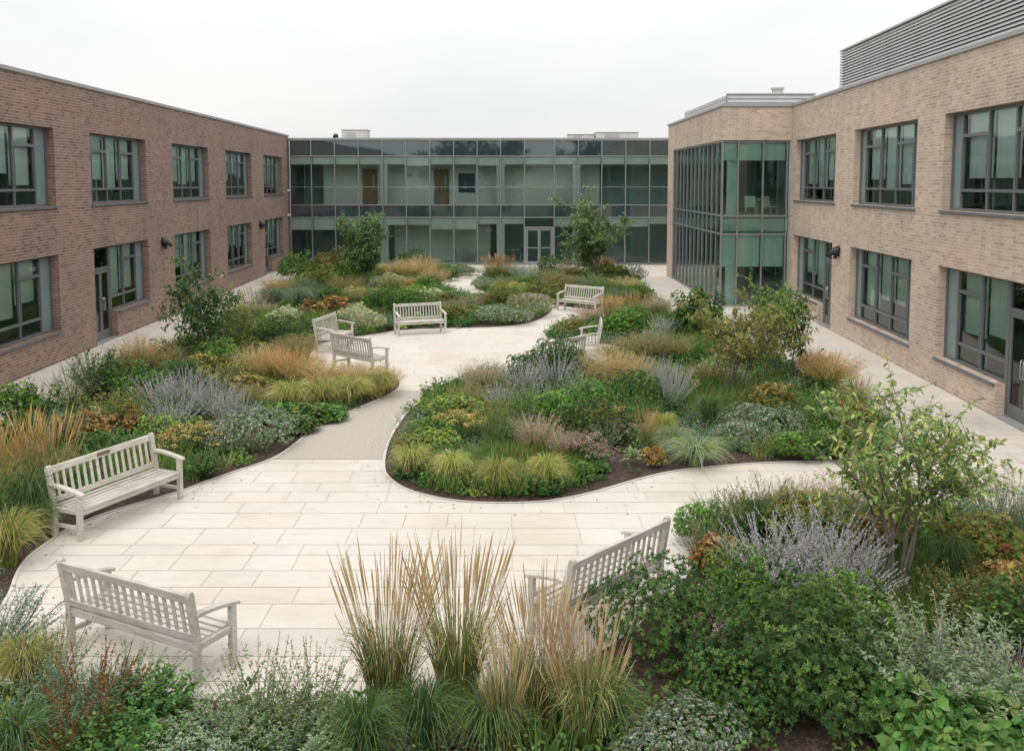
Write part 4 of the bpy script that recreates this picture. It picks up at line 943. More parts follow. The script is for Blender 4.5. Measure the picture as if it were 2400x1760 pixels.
# key, px, ytop (in a 2253 px wide view of the photo), height m, width m, label
LIST='''
sedge 55 1425 .5 .9|yellow-green tussock in the lower left corner, below the bench seen from behind
bfeather -25 1330 .65 1.2|blue-green bushy perennial at the left edge beside the near terrace
seed 110 1375 .75 .7|wiry plant with sparse stems just left of the back-turned bench's rear leg
bfeather 135 1490 .6 1.0|blue-green clump in front of the yellow-green tussock, lower left
rust 205 1450 .8 .8|reddish brown flower spikes in the lower left corner
willow 285 1440 .55 .9|grey-green wispy perennial right behind the back-turned near bench
leafy 330 1490 .5 .8|mid green leafy clump between the rusty spikes and the bench leg
rust 130 1560 .6 .6|smaller brown-tinged spikes at the very bottom left
grass 30 1590 .5 1.0|dark green tussock cut by the bottom left corner of the photo
broad 330 1600 .3 .6|small broad-leaved plant at the bottom edge, below the rusty spikes
leafy 230 1590 .5 .7|leafy clump at the bottom edge between the dark tussock and the broad leaves
seed 575 1450 .85 .95|grey-green perennial with dark seed heads, left one of the pair at the bottom edge
seed 685 1450 .85 .85|grey-green perennial with dark seed heads, right one of the pair, next to the tall grasses
willow 480 1560 .45 1.0|low silvery clump at the bottom edge under the seed heads
leafy 430 1535 .25 .35|small lime leafy tuft at the terrace edge by the bench's rear leg
button 420 1610 .3 .8|low grey cushion at the bottom edge left of centre
willow 640 1570 .5 1.0|silvery grey-leaved clump at the bottom edge in front of the seed heads
reed 850 1250 1.42 .95|tall tan feather grass, left one of the two upright clumps at the bottom centre
reed 1005 1225 1.45 .95|tall tan feather grass, right one of the two upright clumps at the bottom centre
reed 1190 1310 1.25 .85|shorter tan feather grass in front of the right near bench's arm
reed 1290 1370 1.15 .8|tan feather grass below the right near bench's back
reed 1110 1400 1.1 .5|thin sparse feather grass between the tall pair and the bench
seed 1120 1390 1.0 .5|dark dotted seed heads on thin stems among the tan grasses
grass 930 1530 .55 .9|dark green grass clump at the foot of the two tall tan grasses
grass 1080 1545 .5 .9|green grass clump at the bottom edge, centre
grass 1330 1505 .55 .9|bright green arching grass at the bottom, left of the bare mulch
grass 800 1560 .6 .9|green grass clump at the bottom edge, left of the tall grasses
button 1520 1570 .4 .9|silver-green low cushion at the bottom edge, left of the big dark shrub
button 1450 1620 .35 .7|smaller silver-green cushion cut by the bottom edge
sedum 1560 1370 .6 .45|pinkish brown flat seed heads wedged between two dark green shrubs
shrub 1480 1268 .95 1.35|dark green shrub at the terrace edge touching the right near bench
shrub 1590 1325 .6 .9|middle dark green shrub between the two larger ones, lower right
shrub 1750 1325 1.0 1.5|largest dark green shrub, lower right foreground
shrubf 1870 1290 .75 .9|dark green shrub just behind the largest one, next to the lilac sage
shrub 1870 1430 .65 1.2|dark green shrub at the bottom, between the largest shrub and the broad leaves
shrub 1630 1440 .6 1.0|dark green low shrub at the lower left flank of the largest one
shrubf 1790 1300 .7 .8|fresh green shrub between the largest dark shrub and the lilac sage
willow 2060 1350 1.0 1.5|large silvery grey-green perennial right of the biggest shrub
willow 2180 1440 .8 1.3|silvery perennial at the right edge above the broad leaves
broad 2020 1520 .55 .9|broad-leaved light green plant at the bottom right, left of the pair
broad 2190 1560 .5 .9|broad-leaved light green plant at the bottom right corner, right of the pair
broad 2110 1620 .4 .7|small broad-leaved plant cut by the bottom edge, lower right
sage 1700 1160 .95 1.2|lilac-grey sage, left half of the big drift in the right foreground bed
sage 1800 1130 1.05 1.4|lilac-grey sage, right half of the big drift in the right foreground bed
sage 1870 1190 .9 1.0|grey sage just left of the foreground tree's stems
bronze 1575 1185 .45 .6|rusty orange leafy plant at the terrace edge by the lilac sage
seed 1590 1090 .6 .8|green plant with dark seed heads at the left tip of the right foreground bed
seed 1560 1140 .5 .6|low seed head plant on the corner above the rusty plant
seedp 1690 1055 .75 .8|pinkish dry seed heads along the path, left part of the right bed
seedp 1760 1062 .7 .8|pinkish dry seed heads along the path, beside the foreground tree
hazep 1850 1055 .6 1.0|pink-tan airy grass behind the foreground tree
olive 1770 1095 .6 1.1|yellow-green shrub between the pink seed heads and the lilac sage
grass 1660 1110 .5 .7|green tussock behind the left lilac sage
bfeather 2195 1072 .7 1.2|blue-green feathery clump at the right edge below the walkway
seedp 2245 1050 1.0 .6|tall reddish seed stems cut by the right edge beside the walkway
olive 2170 1140 .7 1.2|olive green leafy shrub at the right edge
bronze 2210 1215 .5 .8|orange-tinged leaves at the right edge
grass 2095 1200 .6 .8|bright green tussock right of the foreground tree's stems
ostem 2130 1270 .6 .9|dull green perennial right of the foreground tree's foot
leafy 2230 1290 .7 1.0|dark leafy clump at the right edge under the orange leaves
feather 2040 1150 .5 1.0|green feathery clump behind the foreground tree's stems
gold 1950 1130 .5 .9|golden green low shrub behind the foreground tree
bare 2235 1400 .5 .6|bare grey stems at the right edge above the mulch
feather 1960 1340 .35 .6|low greyish tuft at the foot of the foreground tree
shrubf 1540 1120 .5 .7|fresh green low plant at the left tip of the right foreground bed
feather 1620 1105 .5 .9|feathery green clump at the path edge behind the dark seed heads
ostem 1650 1085 .55 .9|olive brownish perennial beside the path, left of the pink seed heads
seed 1545 1165 .55 .6|dark dotted seed head plant overhanging the terrace by the rusty leaves
sedge 1750 1090 .5 .9|yellow-green tuft beside the path in the right bed
feather 1900 1110 .5 1.0|green clump under the foreground tree's crown
leafy 2060 1115 .5 1.0|dull green leafy plant behind the foreground tree beside the walkway
seed 2130 1095 .6 .9|sparse seed heads at the walkway corner behind the foreground tree
grass 1610 1370 .5 .7|small green tuft in the gap left of the largest dark shrub
shrubf 1750 960 .4 .9|green leafy mound right of the silvery cushion at the path edge
feather 1700 850 .6 1.1|green clump behind the larger silvery cushion
lineg 925 935 .35 .7|soft grey-green tuft behind the leftmost golden tussock
hazeb 890 955 .4 .5|dry tan tuft at the left front curve of the middle bed
feather 950 985 .4 .7|low feathery green between the two left golden tussocks
feather 1050 985 .4 .7|low feathery green between the second and third golden tussocks
leafy 893 1000 .3 .5|small leafy plant at the left front curve of the middle bed
greenfl 960 945 .4 .9|soft green mound between dark mound and golden tussocks
willow 1340 930 .5 .7|grey-green tuft right below the dark dome
shrubf 1650 1225 .6 .9|fresh green shrub in front of the left lilac sage
sedge 905 992 .46 .80|leftmost of the four golden green tussocks at the front of the middle bed
sedge 996 1008 .48 .85|second from left of the four golden green tussocks
sedge 1096 1022 .48 .85|third from left of the four golden green tussocks
sedge 1205 1015 .48 .85|rightmost of the four golden green tussocks
hazep 1180 915 .8 .8|pink-headed airy grass in the middle bed
hazep 1240 950 .6 .5|smaller wheat coloured stems right of the pink-headed grass
sedum 1285 960 .5 .65|stonecrop with brownish pink heads above the rightmost tussock
sedum 1320 985 .4 .5|stonecrop with brownish pink heads next to the bare mulch
shrubf 1275 1020 .3 .5|small bright green leafy plant beside the rightmost tussock
broad 1320 1015 .2 .35|tiny leafy plant on the bare mulch of the middle bed
rosette 1393 985 .34 .45|pale green spiky rosette standing on the bare mulch
bronze 1440 985 .36 .35|reddish brown soft clump right of the pale rosette
reedo 1425 910 .75 .45|narrow tan stems behind the pale rosette
lineg 1530 975 .42 1.2|grey-green flowing grass cushion at the front edge of the middle bed
lineg 1480 950 .42 .9|grey-green flowing grass left of the other one
button 1680 895 .58 1.35|silvery grey cushion shrub, larger one in the middle bed
button 1620 930 .5 .9|silvery grey cushion shrub directly left of the larger one
feather 1815 865 .65 1.2|green feathery clump near the walkway in the middle bed
feather 1750 890 .55 1.0|green feathery clump behind the silvery cushion
gold 1880 890 .5 .7|yellow-brown leafy plant at the walkway edge of the middle bed
shrubf 1860 950 .5 1.0|dark leafy shrub behind the foreground tree, middle bed's right corner
leafy 1930 900 .4 .7|low green plant at the middle bed's right edge
round 1310 885 .75 1.3|dark green dome in the centre of the middle bed
shrubf 1230 870 .65 1.1|fresh green shrub just left of the dark dome
yarrow 1010 915 .5 .9|yellow flat-headed yarrow at the left of the middle bed
greenfl 1000 870 .55 1.2|grey-green low mound behind the yellow yarrow, middle bed
shrubf 940 925 .45 .8|dark green low mound at the left edge of the middle bed
seedp 905 905 .55 .5|dry brown seed heads overhanging the gravel path
greenfl 920 960 .35 .8|pale green low plant above the leftmost tussock
feather 1100 910 .7 .9|narrow-leaved green clump between yarrow and pink grass
feather 1150 860 .7 1.0|green feathery clump in the left middle of the middle bed
grass 1120 945 .5 .7|blue-green tussock behind the golden tussocks
ostem 1080 880 .7 .9|olive green stems behind the yarrow
feather 1400 880 .6 1.0|feathery clump right of the dark dome
sedge 1460 920 .5 .7|yellow-green tuft right of the dark dome
sage 1150 800 .9 1.0|lilac-grey sage, left end of the drift across the middle bed
sage 1225 785 .95 1.1|lilac-grey sage, centre of the drift across the middle bed
willow 1290 820 .8 1.1|pale grey-green plant between the sage drift and the round shrub
willow 1190 850 .7 1.0|pale grey-green plant in front of the sage drift
hazep 1060 795 .8 1.0|pale pink seed stems at the terrace edge of the middle bed
hazeb 1030 850 .6 .8|buff dry grass tuft near the gravel path, middle bed
seedp 1090 830 .65 .8|pale seed heads behind the buff tuft
shrub 1185 762 1.05 1.35|dark green shrub in front of the partly hidden bench, left one
shrub 1255 762 1.05 1.15|dark green shrub in front of the partly hidden bench, right one
haze 1340 775 1.0 1.3|golden airy grass in the centre of the middle bed
haze 1395 785 .9 1.1|golden airy grass right of the larger golden one
hazeb 1300 800 .7 .9|buff grass between sage and golden grass
sage 1480 805 1.05 1.0|lilac sage right of the golden grass, middle bed
sage 1450 790 .9 .8|lilac sage just behind the round dark shrub
round 1405 820 .9 1.05|round dark shrub with a bare base in the middle bed
hazeb 1420 735 .75 1.4|brownish green meadow grass behind the golden grass
hazeb 1480 740 .75 1.2|brownish green meadow grass right of the other, by the multi-stem tree
hazeb 1355 752 .6 1.1|brownish meadow grass right behind the partly hidden bench
shrubf 1370 690 .75 1.5|fresh green shrub right of the end-on bench at the far terrace
shrubf 1400 680 .8 1.0|taller green shrub beside the other, above the far terrace bench
sage 1460 695 .85 1.0|small silvery lilac sage near the dark tree-like shrub
bgrass 1440 735 .55 1.0|silvery blue tuft below the small lilac sage
hazeo 1828 783 .85 1.4|golden orange grass along the walkway, larger one
hazeo 1790 770 .8 1.0|golden orange grass behind the multi-stem tree
hazeb 1880 845 .7 .9|reddish thin grass at the walkway corner
reedo 1885 830 .8 .6|upright reddish stems at the walkway edge of the middle bed
gold 1700 850 .6 1.0|golden brown low shrub under the multi-stem tree
grass 1560 880 .55 .9|bright green tussock left of the multi-stem tree's foot
hazeb 1560 800 .6 1.1|olive dry grass left of the multi-stem tree
olive 1260 705 .5 .9|yellow-green low plant on the tip facing the far terrace
olive 1235 715 .35 .6|smaller yellow-green plant on the same tip
hazep 1300 672 .7 1.0|pink grass on the tip facing the far terrace
reedo 1345 655 1.0 1.0|orange feather grass above the end-on bench, left clump
reedo 1400 648 1.0 1.0|orange feather grass above the end-on bench, right clump
hazep 1450 650 .9 1.0|purplish airy grass by the dark tree-like shrub
hazep 1275 690 .5 .7|small reddish grass at the path behind the far terrace
leafy 1340 700 .5 .8|small leafy plant behind the end-on bench
reedo 35 925 1.3 1.1|orange feather grass cut by the left edge beside the near bench
reedo 100 925 1.3 1.1|orange feather grass directly behind the near bench's left arm
reedo -25 960 1.2 1.0|orange feather grass at the very left edge, below the others
grass 60 1060 .8 1.0|dark green grass under the orange feather grass
sedge 15 1150 .6 1.1|bright yellow-green tussock at the left edge beside the near terrace
grass 80 1110 .5 .8|green tuft behind the near bench's left legs
shrubf 25 860 .95 1.5|dark leafy shrub at the left edge next to the walkway, front one
leafy 80 850 1.0 1.2|dark tall leafy plant with seed tips at the left edge
bfeather 150 900 .7 1.1|blue-green clump behind the orange feather grass
leafy 220 785 1.1 1.3|tall dark leafy perennial beside the left walkway, left one
leafy 290 800 1.0 1.2|tall leafy perennial beside the left walkway, right one
seed 200 770 1.15 1.1|tall plant with dark seed tips against the left walkway
seed 160 810 1.0 1.0|plant with seed tips against the left walkway, lower one
ostem 250 860 .75 1.3|olive green perennial in the middle of the left bed
feather 300 870 .75 1.2|soft green clump left of the lilac sage
haze 310 745 1.0 1.3|tan grass beside the left walkway, front one
haze 365 760 .8 1.1|tan grass beside the first, left of the multi-stem shrub
hazeb 280 770 .8 1.1|brownish grass along the left walkway
grass 400 800 .75 1.2|bright green tussock at the foot of the tall left tree
sage 350 828 .95 1.1|lilac sage, left end of the drift in the left bed
sage 415 820 1.0 1.1|lilac sage, centre left of the drift in the left bed
sage 470 835 .95 1.1|lilac sage, centre right of the drift in the left bed
sage 515 870 .8 .9|lilac sage, right end of the drift in the left bed
sage 380 880 .75 1.0|lilac sage in front of the drift, left bed
greenfl 365 912 .5 1.1|lime-tinted green mound behind the near bench's right arm
yarrow 425 945 .5 .95|yellow flat-headed yarrow beside the near bench's right arm
leafy 445 1000 .4 .8|leafy green plant at the terrace edge under the yellow yarrow
button 560 910 .62 1.55|large silvery grey cushion at the terrace edge, left bed
button 500 930 .55 1.1|silvery grey cushion left of the large one
broad 610 890 .35 1.0|light green broad leaves at the gravel path, left clump
broad 680 893 .35 1.0|light green broad leaves at the gravel path, middle clump
broad 722 895 .3 .75|light green broad leaves at the gravel path, right clump
broad 655 920 .3 .8|light green broad leaves at the gravel path, front clump
bronze 180 910 .6 .9|orange-brown leafy plant behind the feather grass, left one
bronze 265 895 .55 .9|orange-brown leafy plant behind the near bench, right one
leafy 230 950 .4 .9|low dark leaves directly behind the near bench's back
leafy 310 960 .4 .8|low leaves behind the right half of the near bench
hazeo 610 770 .95 1.2|tan-orange airy grass in the golden drift, second from left
haze 560 765 .9 1.2|tan airy grass at the left end of the golden drift
hazeo 665 780 .9 1.2|tan-orange airy grass at the centre of the golden drift
haze 725 800 .8 1.2|tan airy grass below the grey back-turned bench
haze 790 805 .7 1.2|tan airy grass right of centre in the golden drift
haze 845 810 .6 .9|tan airy grass at the tip of the left bed
hazeb 640 745 .7 1.2|brownish grass behind the golden drift
hazeb 665 738 .7 1.1|brownish grass left of the grey back-turned bench
sedge 640 850 .55 1.2|yellow-green tussock in front of the golden drift, leftmost
sedge 705 848 .55 1.2|yellow-green tussock in front of the golden drift, second
sedge 770 840 .55 1.2|yellow-green tussock in front of the golden drift, third
sedge 835 830 .5 1.0|yellow-green tussock at the very tip of the left bed
ostem 500 800 .8 1.2|olive stems right of the tall left tree
gold 545 830 .55 1.0|golden brown leafy plant between lilac sage and golden drift
hazeb 560 850 .5 .9|olive grass at the front of the golden drift
shrub 560 705 .8 1.4|dark green shrub left of the far terrace, left one
shrub 620 708 .75 1.4|dark green shrub left of the far terrace, right one
leafy 680 700 .6 1.1|light leafy plant behind the end-on bench, left bed
greenfl 665 730 .45 1.0|pale leafy mound at the foot of the end-on bench
bgrass 600 640 .75 1.6|blue-grey grass mound in the left bed near the walkway, left one
bgrass 660 640 .7 1.4|blue-grey grass mound beside the other
haze 608 612 .9 1.3|tan pompon of grass beside the left walkway
hazep 570 665 .6 1.2|pinkish brown grass in front of the blue-grey mounds
seedp 560 640 .9 1.2|dry seed stems beside the left walkway
shrubf 650 565 1.3 1.6|bright green round shrub at the far end of the left walkway
olive 730 555 1.4 2.0|yellow-green tall shrub left of the far left tree
olive 700 590 1.1 1.6|olive shrub in front of the yellow-green tall one
hazeb 760 610 .8 1.6|green-brown meadow grass in front of the far left tree
feather 820 600 .8 1.6|feathery green clump below the far left tree
gold 850 585 .7 1.4|golden leafy shrub right of the far left tree's foot
hazeb 800 635 .7 1.5|meadow grass behind the dark shrubs of the left bed
bfeather 690 625 .8 1.5|dark blue-green clump in the middle of the left bed
shrubf 725 635 .7 1.3|green clump behind the rusty leaves
gold 775 635 .6 1.2|gold leafy plant behind the variegated shrub
bronze 735 655 .6 1.2|rust-orange leafy plant behind the end-on bench
bronze 690 665 .55 1.0|rust-orange leafy plant, lower left of the other
vari 775 675 .75 1.1|pale-leaved shrub between the end-on bench and the facing bench, left one
vari 815 685 .75 .9|pale-leaved shrub close to the facing bench
shrub 845 635 1.05 1.6|dark green shrub behind the facing bench's left end
shrub 910 640 .95 1.4|dark green shrub behind the facing bench's middle
bfeather 858 694 .5 .7|small blue-green plant at the facing bench's left leg
olive 1003 673 .6 1.1|yellow-green shrub right of the facing bench's arm
olive 1038 672 .5 1.1|yellow-green low shrub between facing bench and grey cushions
hazep 1000 662 .5 1.0|pinkish airy plants behind the facing bench's right arm
bfeather 1020 660 .65 1.1|grey-purple clump behind the yellow-green shrubs
button 1090 675 .6 1.4|grey-green cushion at the back edge of the far terrace, left one
button 1130 680 .55 1.2|grey-green cushion at the back edge of the far terrace, right one
pale 1170 650 .8 1.6|pale cream cushion shrub facing the far terrace
olive 1095 640 .7 1.2|olive tuft behind the grey-green cushions
vari 950 640 .6 1.2|pale-leaved plants above the facing bench's back
hazeb 940 655 .6 1.1|meadow grass directly behind the facing bench
haze 880 575 1.1 1.8|golden grass in the centre distance, left of three
haze 925 567 1.2 1.9|golden grass in the centre distance, middle of three
haze 955 590 1.0 1.4|golden grass in the centre distance, right of three
hazeo 910 612 .6 1.0|pale orange tuft in front of the golden grasses
hazeb 860 610 .7 1.4|dry grass left of the pale orange tuft
feather 960 625 .6 1.3|green feathery plant right of the golden grasses
olive 985 645 .55 1.2|yellow-green plant left of the winding path
hazeb 1040 652 .45 1.0|brownish grass at the winding path
hazep 1068 655 .4 1.0|pale pinkish plant right beside the winding path
round 975 592 .62 1.5|dark green shrub left of the winding path
button 1020 588 .45 1.2|grey-green cushion at the far bend of the winding path, left one
button 1035 590 .4 1.0|grey-green cushion at the far bend of the winding path, right one
pale 1022 602 .25 .8|cream low tuft on the far bend of the winding path
shrub 910 555 1.0 1.8|dark shrub behind the golden grasses near the glass front
reedo 1085 565 1.2 1.3|orange plume grass at the entrance path, left clump
reedo 1108 565 1.2 1.2|orange plume grass at the entrance path, right clump
button 1062 614 .5 .9|small round grey cushion at the inner bend of the winding path
greenfl 1102 628 .45 1.1|low green mound right of the small grey cushion
hazeb 1115 615 .55 1.2|reddish green low plants by the winding path
sage 1148 578 .95 1.5|lilac sage before the glass entrance doors
sage 1170 590 .8 1.2|lilac sage just right of the other by the entrance
willow 1165 600 .8 1.3|grey-green plant below the far lilac sage
round 1210 563 1.0 1.3|dark round shrub in front of the entrance doors' right side
feather 1190 600 .8 1.5|mid green clump below the dark round shrub
hazeb 1215 598 .9 1.4|rust-brown grass in the far right bed, left one
hazeb 1240 605 .8 1.4|rust-brown grass in the far right bed, right one
greenfl 1150 628 .5 1.3|yellow-green low mound between path and facing bench
olive 1195 630 .6 1.4|fresh low shrub left of the far right bench
sedge 1140 625 .5 1.2|yellow-green tuft above the winding path's lower bend
hazep 1255 575 .9 1.4|greyish pink airy plant left of the far right tree's foot
hazeo 1320 568 1.0 1.4|orange-brown grass right of the far right tree's foot
olive 1345 578 1.0 1.6|green shrub at the far right bed's back corner
shrub 1380 590 .8 1.6|dark green shrub overhanging the far walkway
willow 1300 605 .8 1.5|grey-green plant behind the far right bench
feather 1340 615 .7 1.5|green feathery clump behind the far right bench
haze 1375 612 .7 1.4|tan grass right of the far right bench
shrubf 1400 630 .65 1.2|green clump at the walkway right of the far right bench
hazeo 1335 652 .6 1.2|orange grass right beside the far right bench
bfeather 1360 635 .6 1.2|grey-green clump between the bench and the tan grass
vari 870 605 .7 1.2|pale-leaved low shrub below the golden grasses, left of centre
button 835 612 .6 1.2|small grey-green cushion below the far left tree
shrubf 770 590 .9 1.3|fresh green mound just left of the far left tree's foot
greenfl 905 628 .55 1.3|pale green mound in front of the pale orange tuft
shrubf 940 610 .7 1.2|mid green mound to the right of the pale orange tuft
willow 660 610 .9 1.2|grey-green plant behind the tan pompon grass
olive 1220 622 .7 1.2|fresh yellow-green mound left of the far right bench, behind the other
button 1265 612 .6 1.1|small grey-green cushion behind the far right bench
shrubf 1160 612 .7 1.2|mid green mound below the far lilac sage
pale 1195 618 .5 1.0|cream tinted cushion in the far right bed
shrubf 490 760 .9 1.2|leafy green shrub between the olive bushy tree and the dark shrubs
greenfl 540 745 .6 1.1|pale green mound left of the dark shrubs in the left bed
sage 1100 850 .6 .8|low grey-lilac sage by the buff tuft, middle bed
shrubf 1310 850 .6 1.0|mid green mound under the pale grey-green plant, middle bed
yarrow 1340 900 .45 .7|small yellow yarrow at the right foot of the dark dome
sedum 1380 930 .4 .6|dusky stonecrop above the pale rosette
vari 620 680 .6 1.0|pale-leaved low shrub above the dark shrubs of the left bed
gold 455 785 .7 1.0|golden brown leaves at the foot of the olive bushy tree
shrubf 1280 632 .5 1.4|dark green plants behind the far right bench's seat
'''
for ln in LIST.strip().split('\n'):
    a,lab=ln.split('|'); k,x,y,h,w=a.split()
    plant(k,float(x),float(y),float(h),float(w),lab)

# ------------------------------------------------------------ small trees
def put_tree(o,x,y,label,cat='small tree',rot=0.0):
    o.location=(x,y,.012); o.rotation_euler=(0,0,rot); tag(o,label,cat); SPOTS.append((x,y,1))
    if not any(inpoly(x,y,b) for b in BEDS.values()): print('OUT tree',label,x,y)
TC=g('mid','olive','fresh','dark2')
def G2(x,y): return ground_at(x*1.0652,y*1.0652)
t=tree(r_(101),'multi_stem_tree',2.35,2.5,7,[(.17,.21,.07),(.11,.17,.05),(.25,.26,.09),(.07,.12,.04)],[3,2,2,1],.105,.038,.88,.38,.024,twig=7)
put_tree(t,*G2(1972,1300),'open multi-stemmed tree with grey branching stems in the right foreground',rot=.4)
t=tree(r_(102),'multi_stem_tree',2.3,2.45,8,[(.27,.27,.09),(.31,.25,.095),(.20,.24,.075),(.14,.19,.06)],[3,1,3,2],.088,.034,1.0,.38,.022,twig=10)
put_tree(t,*G2(1609,878),'golden olive multi-stemmed tree with pale bare stems in the middle bed',rot=1.0)
t=tree(r_(103),'multi_stem_tree',2.5,1.9,6,[(.16,.24,.06),(.09,.16,.045),(.24,.30,.08),(.04,.09,.03)],[3,3,2,2],.09,.036,.9,.3,.020,twig=9)
put_tree(t,*G2(1690,845),'green multi-stemmed tree directly right of the golden one',rot=2.0)
t=tree(r_(108),'multi_stem_tree',2.1,1.5,5,[(.07,.13,.04),(.035,.07,.028),(.14,.19,.06)],[3,3,1],.10,.045,.7,.3,.018,twig=7)
put_tree(t,*G2(1745,835),'small dark-leaved tree leaning over the right walkway',rot=2.7)
t=tree(r_(104),'multi_stem_tree',2.75,1.9,5,[(.07,.12,.045),(.035,.075,.03),(.16,.19,.06)],[3,3,1],.10,.045,1.05,.15,.022,twig=11)
put_tree(t,*G2(445,820),'tall slender dark green tree in the left bed against the brick wall',rot=.2)
t=tree(r_(105),'multi_stem_tree',2.0,1.9,7,[(.19,.22,.06),(.12,.17,.05),(.24,.24,.08)],[3,3,2],.07,.028,.9,.25,.018,twig=9)
put_tree(t,*G2(515,795),'olive green bushy tree just right of the tall slender one',rot=.9)
t=tree(r_(106),'round_crowned_tree',3.3,2.1,6,[(.09,.145,.06),(.14,.20,.08),(.06,.10,.045)],[3,2,2],.12,.06,1.25,.1,.03,twig=14)
put_tree(t,*G2(805,632),'compact fresh green tree in front of the far glass front, left of the two',rot=.2)
t=tree(r_(107),'round_crowned_tree',4.2,2.8,6,[(.11,.17,.07),(.16,.215,.085),(.07,.115,.05),(.2,.22,.10)],[3,2,2,1],.13,.06,1.25,.12,.032,twig=14)
put_tree(t,*G2(1303,622),'larger loose green tree in front of the far glass front, right of the two',rot=1.2)
sh=mound(r_(109),2000,9,1.6,1.6,.07,.034,g('dark','dark2','mid'),[3,3,2],G_['fresh'],.15,.55,.4,-.45,.26,.3,stalks=20).make('tall_evergreen_shrub')
x,y=ground_at(1535*1.0652,640*1.0652,1.5); sh.location=(x,y,.01); tag(sh,'tall dark green shrub in front of the glazed bay','shrub'); SPOTS.append((x,y,1.6))

# trees behind the viewer; the photo shows them mirrored in the top band of the far glass front
bigc=[(.04,.075,.03),(.03,.055,.022),(.06,.09,.035)]
for i,(x,y,h,w,lab) in enumerate(((-8.5,-32,11.6,9,'dark tree mirrored in the top glass band, just left of its middle'),(-1.5,-36,12.6,8,'dark tree mirrored in the top glass band, the tallest left of the entrance'),(13,-33,11.8,9,'dark tree mirrored in the top glass band above the far right tree'))):
    if i==0: bt=tree(r_(120),'broadleaf_tree',1,.8,5,bigc,[1,1,1],.035,.03,1.3,.3,.02,twig=12); b2=bt
    else: b2=copy_tree(bt)
    b2.scale=(w/.8,w/.8,h); b2.location=(x,y,-.05); b2.rotation_euler=(0,0,i*2.1); tag(b2,lab,'tree','trees mirrored in the far glass')

# ------------------------------------------------------------ underplanting: dense low growth nobody could count
rgf=np.random.default_rng(77)
PALS=[(g('mid','dark2','fresh'),.34,.035),(g('olive','mid','mid'),.42,.012),(g('grey','blue','mid'),.34,.02),(g('dark','dark2','mid'),.36,.04),(g('grey2','fresh','mid'),.34,.026),(g('fresh','lime','mid'),.28,.03)]
def patch_noise(x,y,ph): return np.sin(x*1.3+ph)+np.sin(y*1.1+ph*2.3)+np.sin((x+y)*.8+ph*.7)+np.sin((x-y)*1.9+ph*3.1)*.6
MULCH=[(P(1500,1090),.75),(P(1440,1120),.6),(P(1560,1075),.45),(P(1690,1075),.5),(P(1530,1530),.55),(P(1500,1600),.4),(P(460,1700),.35),(P(2330,1560),.5),(P(1900,1740),.5)]
for nm,poly in BEDS.items():
    xs=[p[0] for p in poly]; ys=[p[1] for p in poly]; area=(max(xs)-min(xs))*(max(ys)-min(ys))
    dens=50 if nm in 'RC' else 26 if nm=='L' else 20
    n=int(area*dens); X=rgf.uniform(min(xs),max(xs),n); Y=rgf.uniform(min(ys),max(ys),n)
    ok=[]
    ex=[p for i,p in enumerate(poly) if i%3==0]; E_=np.array(ex)
    for i in range(n):
        if not inpoly(X[i],Y[i],poly): continue
        if np.min((E_[:,0]-X[i])**2+(E_[:,1]-Y[i])**2)<(.03+.09*abs(math.sin(X[i]*3.1+Y[i]*2.3))+rgf.uniform(0,.16))**2: continue
        if Y[i]<4.5: continue
        if any((m[0][0]-X[i])**2+(m[0][1]-Y[i])**2<m[1]**2 for m in MULCH) and rgf.random()<.93: continue
        ok.append(i)
    X=X[ok];Y=Y[ok]; n=len(X)
    sc5=np.stack([patch_noise(X,Y,ph) for ph in (0,1.7,3.3,4.9,6.1,7.7)],1)+rgf.normal(0,.35,(n,6)); idx=sc5.argmax(1)
    Vs=[];Cs=[]
    for k,(pal,hh,lw) in enumerate(PALS):
        s=idx==k; q=s.sum()
        if not q: continue
        m=26; bx=np.repeat(X[s],m); by_=np.repeat(Y[s],m); N_=q*m
        hz=np.repeat(hh*rgf.uniform(.5,1.25,q),m); u=rgf.uniform(0,1,N_)
        a=rgf.uniform(0,6.28,N_); rad=.02+.15*u*rgf.uniform(.3,1,N_)
        pz=.012+hz*u*(.15+.75*rgf.uniform(0,1,N_)) if lw>.015 else np.full(N_,.012)
        B=np.stack([bx+np.cos(a)*rad,by_+np.sin(a)*rad,pz],1)
        D=np.stack([np.cos(a)*.8,np.sin(a)*.8,np.full(N_,.5 if lw>.015 else 1.9)],1)+rgf.normal(0,.3,(N_,3))
        L=(lw*2.2 if lw>.015 else 1.0*hz)*rgf.uniform(.6,1.2,N_)
        far=1.0+.018*np.clip(by_-15,0,40)
        v,c=leaves(B,D,L*np.sqrt(far),lw*far*rgf.uniform(.7,1.3,N_),jit(np.repeat(jit(pick(pal,[1]*3,q,rgf),q,rgf,.15),m,0),N_,rgf,.14),rgf,droop=.1)
        Vs.append(v);Cs.append(c)
    o=link('underplanting',npmesh('underplanting',np.concatenate(Vs),np.concatenate(Cs),[M['leaf']])); tag(o,kind='stuff',label={'C':'mixed low leaves and grasses filling the middle bed','L':'mixed low leaves and grasses filling the long left bed','D':'mixed low leaves and grasses filling the far right bed','R':'mixed low leaves and grasses filling the foreground bed'}[nm],cat='ground cover')

